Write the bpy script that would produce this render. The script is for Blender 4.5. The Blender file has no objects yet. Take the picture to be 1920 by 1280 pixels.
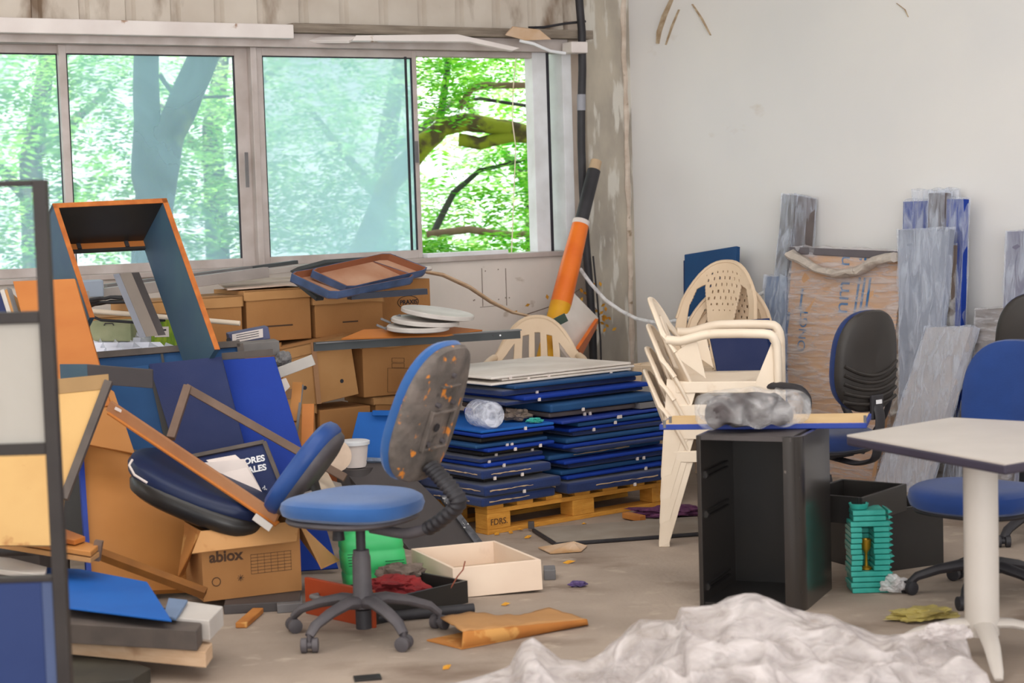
import bpy, bmesh, math, random
from mathutils import Vector as V, Matrix, noise
random.seed(11)
sc = bpy.context.scene
COL = sc.collection
pi = math.pi; sin = math.sin; cos = math.cos

# ---------------------------------------------------------------- camera
FX, CH, ROLL = 3500.0, 1.62, 0.031
PITCH = math.atan(275 / FX)
FW = V((0, cos(PITCH), -sin(PITCH))); R0 = V((1, 0, 0)); U0 = V((0, sin(PITCH), cos(PITCH)))
RT = R0 * cos(ROLL) - U0 * sin(ROLL); UP = R0 * sin(ROLL) + U0 * cos(ROLL)
O = V((0, 0, CH))
cd = bpy.data.cameras.new('camera'); cam = bpy.data.objects.new('camera', cd); COL.objects.link(cam)
mw = Matrix.Identity(4)
for i in range(3):
    mw[i][0] = RT[i]; mw[i][1] = UP[i]; mw[i][2] = -FW[i]; mw[i][3] = O[i]
cam.matrix_world = mw
cd.sensor_width = 36; cd.lens = FX / 1920 * 36; cd.clip_end = 200
cd.dof.use_dof = True; cd.dof.focus_distance = 9.3; cd.dof.aperture_fstop = 3.2
sc.camera = cam
# ---------------------------------------------------------------- light
w = bpy.data.worlds.new('sky'); sc.world = w; w.use_nodes = True
nt = w.node_tree; nt.nodes.clear()
wo = nt.nodes.new('ShaderNodeOutputWorld'); bg = nt.nodes.new('ShaderNodeBackground')
sk = nt.nodes.new('ShaderNodeTexSky'); sk.sky_type = 'HOSEK_WILKIE'; sk.turbidity = 8; sk.sun_direction = (-.2, -.5, .8)
mx = nt.nodes.new('ShaderNodeMix'); mx.data_type = 'RGBA'; mx.inputs[0].default_value = .8
nt.links.new(sk.outputs[0], mx.inputs[6]); mx.inputs[7].default_value = (.94, 1.0, 1.05, 1)
nt.links.new(mx.outputs[2], bg.inputs[0]); bg.inputs[1].default_value = 2.6
nt.links.new(bg.outputs[0], wo.inputs[0])
sd = bpy.data.lights.new('sun', 'SUN'); sd.energy = 13.0; sd.angle = .03; sd.color = (1, .95, .84)
so = bpy.data.objects.new('sun', sd); COL.objects.link(so)
so.rotation_euler = V((.25, .62, -.75)).to_track_quat('-Z', 'Y').to_euler()
def fill_light(n, loc, sx, sy, e, col=(1, .97, .93), d=(0, 0, -1)):  # unseen area light, added to brighten the interior
    l = bpy.data.lights.new(n, 'AREA'); l.shape = 'RECTANGLE'; l.size = sx; l.size_y = sy; l.energy = e; l.color = col
    o = bpy.data.objects.new(n, l); COL.objects.link(o); o.location = loc
    o.rotation_euler = V(d).to_track_quat('-Z', 'Y').to_euler()
fill_light('overhead_fill', (-1.0, 5.5, 4.45), 7, 3, 150)  # added overhead fill under the ceiling, no roof window there
fill_light('overhead_fill', (0.5, 0.5, 4.45), 7, 3, 110, (1, .93, .85))  # second added overhead fill, warmer, above the camera
fill_light('left_fill', (-6.3, 4.0, 2.2), 5, 3, 70, (1, .95, .88), (1, .25, -.1))  # added fill from the left, out of frame, no opening modelled
fill_light('rear_fill', (1.5, -5.5, 2.2), 8, 3.6, 300, (1, .94, .88), (0, 1, -.08))  # added soft fill behind the camera, no door modelled
vs = sc.view_settings; vs.view_transform = 'Standard'; vs.look = 'None'; vs.gamma = 1; vs.use_curve_mapping = False
vs.exposure = 0.2
sc.cycles.max_bounces = 10; sc.cycles.transparent_max_bounces = 24
sc.cycles.use_denoising = True; sc.cycles.use_adaptive_sampling = True

# ---------------------------------------------------------------- pixel helpers
def ray(x, y): return FW * FX + RT * (x - 960) + UP * (640 - y)
def at(x, y, Y): r = ray(x, y); return O + r * (Y / r.y)
def gz(x, y, z=0.0): r = ray(x, y); return O + r * ((z - CH) / r.z)
def pln(x, y, p0, n): r = ray(x, y); return O + r * ((p0 - O).dot(n) / r.dot(n))
K = V((.80, 12.2, 0)); AW = V((-.843, -.537, 0)).normalized(); NW = V((.537, -.843, 0)).normalized()
AR = V((.605, -.796, 0)).normalized(); NR = V((-.796, -.605, 0)).normalized()
def ww(x, y, off=0.0): return pln(x, y, K + NW * off, NW)
def wr(x, y, off=0.0): return pln(x, y, K + NR * off, NR)
def WP(s, z, off=0.0): return K + AW * s + NW * off + V((0, 0, z))
def RP(s, z, off=0.0): return K + AR * s + NR * off + V((0, 0, z))
def ws(x, y, off=0.0): return (ww(x, y, off) - K).dot(AW)
def quad(px, Ys):
    a, b, c = [at(px[i][0], px[i][1], Ys[i]) for i in range(3)]
    n = (b - a).cross(c - a).normalized()
    r = [a, b, c] + [pln(p[0], p[1], a, n) for p in px[3:]]
    if n.y < 0: n = -n
    return r, n

# ---------------------------------------------------------------- materials
def lin(c): c /= 255; return c / 12.92 if c <= .04045 else ((c + .055) / 1.055) ** 2.4
def C(r, g, b): return (lin(r), lin(g), lin(b), 1)
MATS = {}
def pm(name, c1, c2=None, sc_=4.0, rough=.6, metal=0, bump=0.0, bs=60, spec=.4, st=(1, 1, 1), coat=0, det=5, lo=.35, hi=.65, trans=0, sheen=0):
    m = bpy.data.materials.new(name); m.use_nodes = True; t = m.node_tree; N = t.nodes; L = t.links
    b = N['Principled BSDF']; b.inputs['Roughness'].default_value = rough; b.inputs['Metallic'].default_value = metal
    b.inputs['Specular IOR Level'].default_value = spec; b.inputs['Coat Weight'].default_value = coat; b.inputs['Coat Roughness'].default_value = .15
    b.inputs['Sheen Weight'].default_value = sheen
    tc = N.new('ShaderNodeTexCoord'); mp = N.new('ShaderNodeMapping'); mp.inputs['Scale'].default_value = st
    L.new(tc.outputs['Object'], mp.inputs[0])
    if c2 is None: c2 = tuple(x * .86 for x in c1[:3]) + (1,)
    n1 = N.new('ShaderNodeTexNoise'); n1.inputs['Scale'].default_value = sc_; n1.inputs['Detail'].default_value = det
    L.new(mp.outputs[0], n1.inputs['Vector'])
    cr = N.new('ShaderNodeValToRGB'); cr.color_ramp.elements[0].position = lo; cr.color_ramp.elements[1].position = hi
    cr.color_ramp.elements[0].color = c1; cr.color_ramp.elements[1].color = c2
    L.new(n1.outputs['Fac'], cr.inputs[0]); L.new(cr.outputs[0], b.inputs['Base Color'])
    if bump:
        n2 = N.new('ShaderNodeTexNoise'); n2.inputs['Scale'].default_value = bs; n2.inputs['Detail'].default_value = 4
        L.new(mp.outputs[0], n2.inputs['Vector'])
        bp = N.new('ShaderNodeBump'); bp.inputs['Strength'].default_value = bump; bp.inputs['Distance'].default_value = .01
        L.new(n2.outputs['Fac'], bp.inputs['Height']); L.new(bp.outputs[0], b.inputs['Normal'])
    if trans: b.inputs['Transmission Weight'].default_value = trans
    MATS[name] = m; return m
def wear(m, c, sc_=6, lo=.6, hi=.68, st=(1, 1, 1), seed=3):
    """patches of another colour (dirt, wear, peeling) over the base colour"""
    t = m.node_tree; N = t.nodes; L = t.links; b = N['Principled BSDF']
    src = b.inputs['Base Color'].links[0].from_socket
    tc = N.new('ShaderNodeTexCoord'); mp = N.new('ShaderNodeMapping'); mp.inputs['Scale'].default_value = st; mp.inputs['Location'].default_value = (seed, seed * .7, seed * 1.3)
    L.new(tc.outputs['Object'], mp.inputs[0])
    n = N.new('ShaderNodeTexNoise'); n.inputs['Scale'].default_value = sc_; n.inputs['Detail'].default_value = 8; L.new(mp.outputs[0], n.inputs['Vector'])
    r = N.new('ShaderNodeMapRange'); r.inputs[1].default_value = lo; r.inputs[2].default_value = hi; L.new(n.outputs['Fac'], r.inputs[0])
    x = N.new('ShaderNodeMix'); x.data_type = 'RGBA'; L.new(r.outputs[0], x.inputs[0]); L.new(src, x.inputs[6]); x.inputs[7].default_value = c
    L.new(x.outputs[2], b.inputs['Base Color']); return m
def film(name, fac, c=(.9, .92, .97, 1), rough=.18, st=(1, 1, 1), sc_=9, bump=.8, var=.25, bs=1.0, tl=.0):
    m = bpy.data.materials.new(name); m.use_nodes = True; t = m.node_tree; N = t.nodes; L = t.links
    b = N['Principled BSDF']; out = N['Material Output']
    b.inputs['Base Color'].default_value = c; b.inputs['Roughness'].default_value = rough; b.inputs['Specular IOR Level'].default_value = .9
    tc = N.new('ShaderNodeTexCoord'); mp = N.new('ShaderNodeMapping'); mp.inputs['Scale'].default_value = st; L.new(tc.outputs['Object'], mp.inputs[0])
    n = N.new('ShaderNodeTexNoise'); n.inputs['Scale'].default_value = sc_; n.inputs['Detail'].default_value = 6; n.inputs['Distortion'].default_value = .7; L.new(mp.outputs[0], n.inputs['Vector'])
    bp = N.new('ShaderNodeBump'); bp.inputs['Strength'].default_value = bump; bp.inputs['Distance'].default_value = .02 * bs
    L.new(n.outputs['Fac'], bp.inputs['Height']); L.new(bp.outputs[0], b.inputs['Normal'])
    r = N.new('ShaderNodeMapRange'); r.inputs[1].default_value = .35; r.inputs[2].default_value = .65; r.inputs[3].default_value = max(0, fac - var); r.inputs[4].default_value = min(1, fac + var)
    L.new(n.outputs['Fac'], r.inputs[0])
    tr = N.new('ShaderNodeBsdfTransparent'); ms = N.new('ShaderNodeMixShader'); L.new(r.outputs[0], ms.inputs[0]); L.new(tr.outputs[0], ms.inputs[1])
    s = b.outputs[0]
    if tl:
        ts = N.new('ShaderNodeBsdfTranslucent'); ts.inputs[0].default_value = c; L.new(bp.outputs[0], ts.inputs['Normal'])
        m2 = N.new('ShaderNodeMixShader'); m2.inputs[0].default_value = tl; L.new(s, m2.inputs[1]); L.new(ts.outputs[0], m2.inputs[2]); s = m2.outputs[0]
    L.new(s, ms.inputs[2]); L.new(ms.outputs[0], out.inputs[0]); MATS[name] = m; return m

white_wall = pm('white_plaster', C(222, 221, 221), C(228, 226, 224), 1.2, .8, bump=.05, bs=30)
wear(white_wall, C(196, 180, 160), 1.1, .66, .74, (1, 1, 2.2), 5)
low_wall = wear(pm('painted_board', C(218, 208, 200), C(206, 198, 190), 2, .75), C(150, 128, 104), 5, .66, .76, (1, 1, 1.6), 2)
concrete_col = wear(pm('bare_concrete', C(150, 142, 132), C(186, 176, 160), 4, .9, bump=.4, bs=25, st=(1, 1, .5)), C(205, 200, 190), 5, .54, .6, (2.5, 2.5, .5), 4)
floor_m = wear(wear(pm('concrete_floor', C(168, 152, 138), C(148, 133, 120), 2.2, .8, bump=.25, bs=50), C(118, 100, 86), 1.6, .55, .72, (1, 1.6, 1), 6), C(180, 164, 148), 7, .6, .74, (1, 1.4, 1), 9)
siding_m = wear(pm('corrugated_sheet', C(204, 194, 182), C(190, 178, 165), 3, .7), C(128, 108, 90), 5, .56, .7, (1, 1, .4), 3)
beam_w = wear(pm('white_painted_beam', C(230, 222, 218), C(216, 206, 202), 3, .7), C(170, 140, 120), 9, .68, .72)
beam_g = pm('weathered_timber', C(120, 108, 96), C(148, 136, 122), 14, .85, bump=.4, bs=60, st=(.3, .3, 3))
alu = pm('aluminium_frame', C(196, 186, 182), C(176, 164, 158), 6, .5, metal=.15)
alu_dark = pm('dark_gasket', C(46, 44, 52), None, 5, .6)
white_paint = pm('white_paint', C(232, 234, 238), C(214, 214, 216), 5, .6)
reveal_m = pm('beige_reveal', C(190, 176, 164), C(170, 154, 140), 5, .8)
gl_clear = film('dusty_glass', .36, (.50, .70, .86, 1), .5, (1, 1, 1), 1.3, .0, .1, tl=.9)
gl_hazy = film('hazy_glass', .64, (.58, .78, .88, 1), .5, (1, 1, .8), 1.6, .0, .08, tl=.9)
black_rub = pm('black_rubber', C(38, 36, 40), C(52, 50, 54), 6, .55)
tape_m = pm('grey_tape', C(150, 150, 158), None, 6, .4)
orange_m = pm('orange_plastic', C(240, 122, 30), C(228, 106, 22), 6, .45, coat=.2)
yellow_m = pm('yellow_plastic', C(232, 170, 30), C(220, 150, 24), 8, .5)
tan_m = pm('tan_cap', C(196, 168, 136), None, 8, .6)
green_clip = pm('dark_green_plastic', C(42, 66, 52), None, 8, .5)
navy = pm('navy_fabric', C(16, 36, 84), C(22, 46, 98), 5, .85, bump=.2, bs=300, sheen=.2)
navy2 = pm('navy_dull_panel', C(32, 44, 86), C(46, 54, 92), 3, .8, bump=.1, bs=200)
royal = pm('royal_blue_panel', C(0, 46, 140), C(0, 52, 150), 3, .7, bump=.1, bs=300)
azure = pm('azure_panel', C(8, 84, 164), C(12, 92, 174), 3, .7)
edgeblue = pm('blue_edge', C(22, 50, 138), C(34, 62, 150), 6, .5)
tealblue = pm('teal_blue_panel', C(22, 66, 112), C(26, 74, 122), 4, .7)
tealgreen = pm('teal_grey_laminate', C(62, 92, 108), C(52, 78, 104), 3, .6)
blackm = pm('black_laminate', C(30, 28, 28), C(38, 35, 33), 4, .42, coat=.15)
black_gloss = wear(pm('black_gloss_laminate', C(40, 36, 34), C(48, 42, 38), 3, .28, coat=.4), C(150, 140, 132), 14, .74, .76, (1, 1, .3), 4)
chair_black = pm('black_chair_plastic', C(40, 36, 34), C(48, 43, 40), 6, .5)
chair_grey = pm('dark_grey_plastic', C(74, 70, 74), C(88, 83, 86), 8, .55, bump=.1)
shell_worn = wear(wear(pm('worn_back_shell', C(112, 102, 96), C(82, 76, 72), 12, .7, bump=.8, bs=25), C(206, 128, 48), 20, .62, .67, (1, 1, .8), 7), C(40, 34, 34), 9, .62, .68, (1, 1, 1), 2)
chair_blue = pm('blue_chair_fabric', C(34, 82, 142), C(44, 92, 154), 5, .85, bump=.2, bs=400, sheen=.3)
chair_navy = pm('navy_chair_fabric', C(10, 46, 104), C(16, 54, 118), 5, .85, bump=.2, bs=400, sheen=.2)
tip_blue = pm('worn_blue_vinyl', C(30, 66, 130), C(40, 76, 140), 5, .45)
darknavy = pm('dark_navy_vinyl', C(10, 26, 60), C(14, 32, 70), 5, .45)
ivory = wear(pm('ivory_plastic', C(236, 220, 200), C(226, 208, 186), 4, .45), C(196, 164, 126), 7, .64, .8)
ivory2 = wear(pm('aged_ivory_plastic', C(224, 200, 172), C(212, 186, 156), 4, .5), C(170, 140, 108), 7, .62, .8)
card = wear(pm('cardboard', C(176, 126, 76), C(164, 114, 66), 3, .85, bump=.08, bs=60), C(150, 98, 52), 6, .66, .8)
card_dusty = pm('dusty_cardboard_lid', C(206, 180, 156), C(184, 142, 96), 5, .9)
card_lt = wear(pm('pale_cardboard', C(190, 142, 92), C(178, 130, 80), 4, .85), C(156, 100, 50), 6, .62, .7)
card_brn = wear(pm('brown_cardboard', C(188, 124, 60), C(172, 108, 50), 6, .85), C(204, 150, 84), 8, .55, .6)
ink = pm('print_ink', C(84, 60, 44), None, 5, .8)
ink_blue = pm('blue_print_ink', C(60, 110, 160), None, 5, .8)
ink_black = pm('black_print_ink', C(44, 42, 50), None, 5, .8)
white_ink = pm('white_print', C(235, 235, 238), None, 5, .6)
chip_or = wear(pm('orange_beech_laminate', C(186, 114, 50), C(178, 104, 42), 3, .6, st=(1, 1, 3)), C(164, 94, 36), 3, .62, .8)
chip_big = wear(pm('tan_beech_laminate', C(192, 130, 68), C(182, 120, 58), 2.5, .6), C(188, 116, 48), 4, .64, .8)
chip_edge = pm('chipboard_edge', C(182, 106, 46), C(160, 86, 34), 20, .8)
yell_wood = wear(pm('yellowed_plywood', C(208, 168, 108), C(198, 156, 98), 3, .7), C(170, 120, 70), 7, .64, .72)
cream_wood = pm('cream_plywood', C(222, 190, 142), C(212, 176, 126), 3, .7)
lt_wood = wear(pm('pale_timber', C(206, 176, 146), C(190, 156, 124), 8, .75, st=(1, 1, 6)), C(150, 114, 84), 6, .62, .75)
brn_wood = pm('brown_frame_wood', C(118, 96, 82), C(102, 82, 70), 9, .7)
grey_brn = pm('grey_brown_trim', C(92, 82, 76), C(78, 70, 66), 9, .65)
pallet_m = wear(pm('pallet_timber', C(214, 152, 62), C(198, 134, 48), 10, .8, bump=.3, bs=40, st=(1, 1, 5)), C(160, 104, 40), 6, .6, .75)
grey_m = pm('grey_sheet_metal', C(120, 118, 118), C(104, 102, 104), 6, .5)
ltgrey = pm('light_grey_laminate', C(200, 194, 188), C(190, 183, 177), 4, .5)
dkgrey = pm('dark_grey_laminate', C(78, 72, 72), C(68, 63, 63), 4, .55)
dkgrey2 = pm('charcoal_profile', C(66, 70, 72), C(54, 58, 60), 4, .5)
cream_m = wear(pm('cream_laminate', C(238, 216, 194), C(230, 206, 184), 4, .5), C(200, 172, 150), 5, .66, .8)
paper_m = pm('white_paper', C(226, 214, 208), C(214, 202, 196), 6, .8)
boardw = pm('white_board_laminate', C(224, 216, 208), C(206, 196, 186), 4, .55)
green_can = wear(pm('green_jerrycan_plastic', C(70, 196, 116), C(58, 182, 104), 4, .4), C(60, 150, 80), 10, .68, .74)
red_m = pm('mahogany_laminate', C(160, 62, 24), C(148, 54, 20), 5, .5)
rag_red = pm('red_rag', C(140, 40, 40), C(110, 28, 32), 20, .9)
rag_grey = pm('grey_rag', C(86, 74, 66), C(120, 106, 96), 22, .9)
teal_p = pm('teal_plastic', C(84, 206, 190), C(56, 176, 162), 8, .25, trans=.3)
gold_m = pm('gold_trophy', C(190, 150, 50), C(160, 120, 36), 8, .35, metal=.7)
purple_m = pm('purple_net', C(110, 60, 96), C(80, 40, 74), 40, .8)
leaf_dry = pm('dry_leaf', C(214, 160, 50), C(190, 124, 34), 30, .8)
wrap_g = film('stretch_film', .30, (.70, .75, .88, 1), .14, (5, 5, 1), 5, 1.0, .2)
wrap_h = film('horizontal_stretch_film', .30, (.78, .76, .80, 1), .14, (1, 1, 7), 5, 1.0, .2)
wrap_loose = film('loose_film', .26, (.80, .79, .78, 1), .14, (1, 1, 1), 14, 1.0, .3)
wrap_m = film('milky_film', .72, (.90, .86, .86, 1), .3, (1, 1, 1), 10, 1.0, .2, tl=.35)
heap_m = film('crumpled_milky_plastic', .55, (.76, .70, .69, 1), .15, (1, 1.8, 1.8), 8, 1.0, .28, bs=2.2, tl=.3)
bottle_m = film('clear_bottle_plastic', .45, (.85, .88, 1, 1), .12, (1, 1, 1), 22, .5, .25)
frost_m = film('frosted_pane', .95, (.60, .57, .52, 1), .5, (1, 1, 1), 4, .1, .04, tl=.4)
greybrown_core = pm('grey_brown_core', C(108, 98, 96), C(90, 82, 82), 6, .6)
bark_m = wear(pm('tree_bark', C(84, 84, 84), C(62, 60, 60), 6, .9, bump=.8, bs=20, st=(1, 1, .3)), C(120, 130, 80), 4, .6, .7)
moss_m = wear(pm('mossy_bark', C(96, 86, 52), C(78, 68, 48), 8, .9, bump=.6, bs=30), C(140, 150, 40), 6, .44, .54)
pinkbark = pm('pale_branch_bark', C(150, 124, 104), C(128, 106, 90), 10, .9)
grass_m = pm('grass_ground', C(70, 110, 40), C(100, 130, 60), 3, .9)
green_box = wear(pm('green_grass_print', C(90, 130, 30), C(150, 170, 40), 16, .6, st=(3, 3, .7)), C(40, 80, 24), 14, .55, .6)
def leafm(name, c1, c2):
    m = bpy.data.materials.new(name); m.use_nodes = True; t = m.node_tree; N = t.nodes; L = t.links
    out = N['Material Output']; b = N['Principled BSDF']; b.inputs['Roughness'].default_value = .5
    g = N.new('ShaderNodeNewGeometry'); cr = N.new('ShaderNodeValToRGB'); cr.color_ramp.elements[0].color = c1; cr.color_ramp.elements[1].color = c2
    L.new(g.outputs['Random Per Island'], cr.inputs[0]); L.new(cr.outputs[0], b.inputs['Base Color'])
    ts = N.new('ShaderNodeBsdfTranslucent'); L.new(cr.outputs[0], ts.inputs[0])
    ms = N.new('ShaderNodeMixShader'); ms.inputs[0].default_value = .5; L.new(b.outputs[0], ms.inputs[1]); L.new(ts.outputs[0], ms.inputs[2]); L.new(ms.outputs[0], out.inputs[0])
    return m
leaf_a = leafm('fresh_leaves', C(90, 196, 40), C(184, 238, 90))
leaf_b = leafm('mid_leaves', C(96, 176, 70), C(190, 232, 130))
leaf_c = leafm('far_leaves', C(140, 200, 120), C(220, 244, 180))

# ---------------------------------------------------------------- mesh builder
WORLD = {}
class MB:
    def __init__(s): s.v = []; s.f = []
    def add(s, vs_, fs):
        b = len(s.v); s.v += [V(p) for p in vs_]; s.f += [tuple(b + i for i in f) for f in fs]; return s
    def par(s, p, a, b, c):
        p = V(p); a = V(a); b = V(b); c = V(c)
        return s.add([p, p + a, p + a + b, p + b, p + c, p + a + c, p + a + b + c, p + b + c],
                     [(0, 3, 2, 1), (4, 5, 6, 7), (0, 1, 5, 4), (1, 2, 6, 5), (2, 3, 7, 6), (3, 0, 4, 7)])
    def box(s, c, sz, R=None):
        R = R or Matrix.Identity(3); x, y, z = [R @ V(e) for e in ((sz[0], 0, 0), (0, sz[1], 0), (0, 0, sz[2]))]
        return s.par(V(c) - x / 2 - y / 2 - z / 2, x, y, z)
    def prism(s, pts, d):
        n = len(pts); pts = [V(p) for p in pts]
        return s.add(pts + [p + d for p in pts], [tuple(range(n))[::-1], tuple(range(n, 2 * n))] + [(i, (i + 1) % n, (i + 1) % n + n, i + n) for i in range(n)])
    def bar(s, p, q, w_, h_, up=V((0, 0, 1))):
        p = V(p); q = V(q); d = (q - p).normalized(); a = d.cross(up).normalized(); b = a.cross(d).normalized()
        return s.par(p - a * w_ / 2 - b * h_ / 2, a * w_, b * h_, q - p)
    def tube(s, path, r, n=10, closed=False, flat=None):
        path = [V(p) for p in path]; m = len(path)
        if not hasattr(r, '__len__'): r = [r] * m
        vs_ = []; prev = None
        for i in range(m):
            if closed: d = path[(i + 1) % m] - path[i - 1]
            else: d = path[min(i + 1, m - 1)] - path[max(i - 1, 0)]
            d.normalize()
            if prev is None: a = d.orthogonal().normalized() if abs(d.z) > .9 else d.cross(V((0, 0, 1))).normalized()
            else: a = (prev - d * prev.dot(d)).normalized()
            prev = a; b = a.cross(d)
            fl = flat or 1
            for k in range(n):
                t = 2 * pi * k / n; vs_.append(path[i] + (a * cos(t) + b * sin(t) * fl) * r[i])
        fs = []
        for i in range(m if closed else m - 1):
            j = (i + 1) % m
            for k in range(n): fs.append((i * n + k, i * n + (k + 1) % n, j * n + (k + 1) % n, j * n + k))
        if not closed: fs += [tuple(range(n))[::-1], tuple(range((m - 1) * n, m * n))]
        return s.add(vs_, fs)
    def lathe(s, prof, n=24, T=None):
        T = T or Matrix.Identity(4); vs_ = []; m = len(prof)
        for r, z in prof:
            for k in range(n): t = 2 * pi * k / n; vs_.append(T @ V((max(r, 1e-4) * cos(t), max(r, 1e-4) * sin(t), z)))
        fs = [(i * n + k, i * n + (k + 1) % n, (i + 1) * n + (k + 1) % n, (i + 1) * n + k) for i in range(m - 1) for k in range(n)]
        fs += [tuple(range(n))[::-1], tuple(range((m - 1) * n, m * n))]
        return s.add(vs_, fs)
    def sheet(s, fn, nu, nv, mask=None):
        vs_ = [fn(i / nu, j / nv) for j in range(nv + 1) for i in range(nu + 1)]
        fs = []
        for j in range(nv):
            for i in range(nu):
                if mask and not mask((i + .5) / nu, (j + .5) / nv): continue
                a = j * (nu + 1) + i; fs.append((a, a + 1, a + nu + 2, a + nu + 1))
        return s.add(vs_, fs)
    def pad(s, w_, h_, t, T, e=2.8, taper=0.0, bow=0.0, n=40, dome=.5):
        """rounded cushion: outline superellipse w x h in local XY, thickness along Z"""
        rings = [(0, -.5), (.6, -.5), (.88, -.46), (.97, -.3), (1, 0), (.975, .3), (.9, .47), (.7, .5 + dome * .2), (.4, .5 + dome * .3), (0, .5 + dome * .33)]
        vs_ = []
        for k, z in rings:
            for i in range(n):
                a = 2 * pi * i / n; ca, sa = cos(a), sin(a)
                x = abs(ca) ** (2 / e) * (1 if ca > 0 else -1) * w_ / 2; y = abs(sa) ** (2 / e) * (1 if sa > 0 else -1) * h_ / 2
                x *= 1 - taper * (y / h_ + .5)
                k2 = max(k, .001); zz = z * t + bow * ((k2 * x) / (w_ / 2)) ** 2
                vs_.append(T @ V((k2 * x, k2 * y, zz)))
        m = len(rings)
        fs = [(i * n + k, i * n + (k + 1) % n, (i + 1) * n + (k + 1) % n, (i + 1) * n + k) for i in range(m - 1) for k in range(n)]
        return s.add(vs_, fs)
    def ob(s, name, mat, par=None, bev=0, smooth=False, solid=0, sub=0, sdv=0, jit=0, jf=8, label=None, ang=40):
        vs_ = s.v
        if par:
            r = par
            while r.parent: r = r.parent
            off = WORLD.get(r.name)
            if off is not None: vs_ = [p - off for p in vs_]
            loc = V((0, 0, 0))
        else:
            lo = V([min(p[i] for p in vs_) for i in range(3)]); hi = V([max(p[i] for p in vs_) for i in range(3)])
            loc = V(((lo.x + hi.x) / 2, (lo.y + hi.y) / 2, lo.z)); vs_ = [p - loc for p in vs_]
        me = bpy.data.meshes.new(name); me.from_pydata(vs_, [], s.f); me.validate()
        bm = bmesh.new(); bm.from_mesh(me)
        bmesh.ops.recalc_face_normals(bm, faces=bm.faces)
        if sdv:
            bmesh.ops.subdivide_edges(bm, edges=bm.edges, cuts=sdv, use_grid_fill=True)
            for v in bm.verts:
                q = (v.co + loc) * jf; v.co += V((noise.noise(q), noise.noise(q + V((9, 3, 5))), noise.noise(q + V((2, 17, 7))))) * jit
        bm.to_mesh(me); bm.free()
        if smooth:
            for p in me.polygons: p.use_smooth = True
            me.set_sharp_from_angle(angle=math.radians(ang))
        me.materials.append(mat)
        o = bpy.data.objects.new(name, me); COL.objects.link(o)
        if par: o.parent = par
        else: o.location = loc; WORLD[o.name] = loc
        if bev:
            b = o.modifiers.new('bevel', 'BEVEL'); b.width = bev; b.segments = 2; b.limit_method = 'ANGLE'
        if solid:
            b = o.modifiers.new('solid', 'SOLIDIFY'); b.thickness = solid; b.offset = 0
        if sub:
            b = o.modifiers.new('sub', 'SUBSURF'); b.levels = sub; b.render_levels = sub
        if label: o['label'] = label
        return o
def tag(o, label, cat, group=None, kind=None):
    o['label'] = label; o['category'] = cat
    if group: o['group'] = group
    if kind: o['kind'] = kind
    return o
def struct(o): o['kind'] = 'structure'; return o
def thing(name, label, cat, loc, group=None, rz=0, local=False, scale=1):
    o = bpy.data.objects.new(name, None); COL.objects.link(o); o.location = loc; o.rotation_euler = (0, 0, rz); o.scale = (scale,) * 3
    o.empty_display_size = .1
    tag(o, label, cat, group)
    if not local: WORLD[o.name] = V(loc)
    return o
def dup(o, par=None):
    c = o.copy(); COL.objects.link(c)
    if par: c.parent = par
    for ch in o.children: dup(ch, c)
    return c
def text(s_, size, o_, xd, yd, mat, par, name='lettering', bold=0, align='LEFT', ex=.0006):
    cu = bpy.data.curves.new(name, 'FONT'); cu.body = s_; cu.size = size; cu.align_x = align; cu.extrude = ex; cu.offset = bold
    ob_ = bpy.data.objects.new(name, cu); COL.objects.link(ob_)
    bpy.context.view_layer.update()
    me = bpy.data.meshes.new_from_object(ob_.evaluated_get(bpy.context.evaluated_depsgraph_get()))
    bpy.data.objects.remove(ob_)
    xd = V(xd).normalized(); yd = V(yd); yd = (yd - xd * yd.dot(xd)).normalized(); zd = xd.cross(yd)
    r = par
    while r.parent: r = r.parent
    off = WORLD.get(r.name, V((0, 0, 0)))
    for v in me.vertices: v.co = V(o_) + xd * v.co.x + yd * v.co.y + zd * v.co.z - off
    me.materials.clear(); me.materials.append(mat)
    o2 = bpy.data.objects.new(name, me); COL.objects.link(o2); o2.parent = par; return o2
def lerp(a, b, t): return a + (b - a) * t
def panel(name, label, cat, px, Ys, th, mat, group=None, bev=.002, par=None):
    pts, n = quad(px, Ys)
    o = MB().prism(pts, n * th).ob(name, mat, par, bev=bev)
    if not par: tag(o, label, cat, group)
    return o, pts, n

# ================================================================ SETTING
Z = V((0, 0, 1))
def wbox(mb, s0, s1, z0, z1, o0, o1): return mb.par(WP(s0, z0, o0), AW * (s1 - s0), NW * (o1 - o0), Z * (z1 - z0))
def rbox(mb, s0, s1, z0, z1, o0, o1): return mb.par(RP(s0, z0, o0), AR * (s1 - s0), NR * (o1 - o0), Z * (z1 - z0))
SILL = ww(470, 500).z; GT = ww(450, 88).z
SR = ws(1062, 300)            # right end of the opening
SL = 7.5
struct(MB().prism([(-9, -7, 0), (8.5, -7, 0), (8.5, 14.5, 0), (-9, 14.5, 0)], V((0, 0, -.2))).ob('floor', floor_m))
struct(wbox(MB(), -.3, SL + 2, 0, SILL - .02, -.22, 0).ob('wall_left', low_wall))
mb = MB(); ribs = []                                   # corrugated sheet over the window
s = -.05; z0 = GT + .03; prof = []
while s < SL:
    prof += [(s, -.02), (s + .20, -.02), (s + .215, -.05), (s + .25, -.05), (s + .265, -.02)]; s += .265
prof = [(a, b) for a, b in prof]
vs_ = [WP(a, z0, b) for a, b in prof] + [WP(a, 4.6, b) for a, b in prof]; n = len(prof)
struct(mb.add(vs_, [(i, i + 1, n + i + 1, n + i) for i in range(n - 1)]).ob('wall_upper', siding_m, solid=.004))
struct(rbox(MB(), -.2, 13, 0, 4.6, -.22, 0).ob('wall_right', white_wall))
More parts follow.
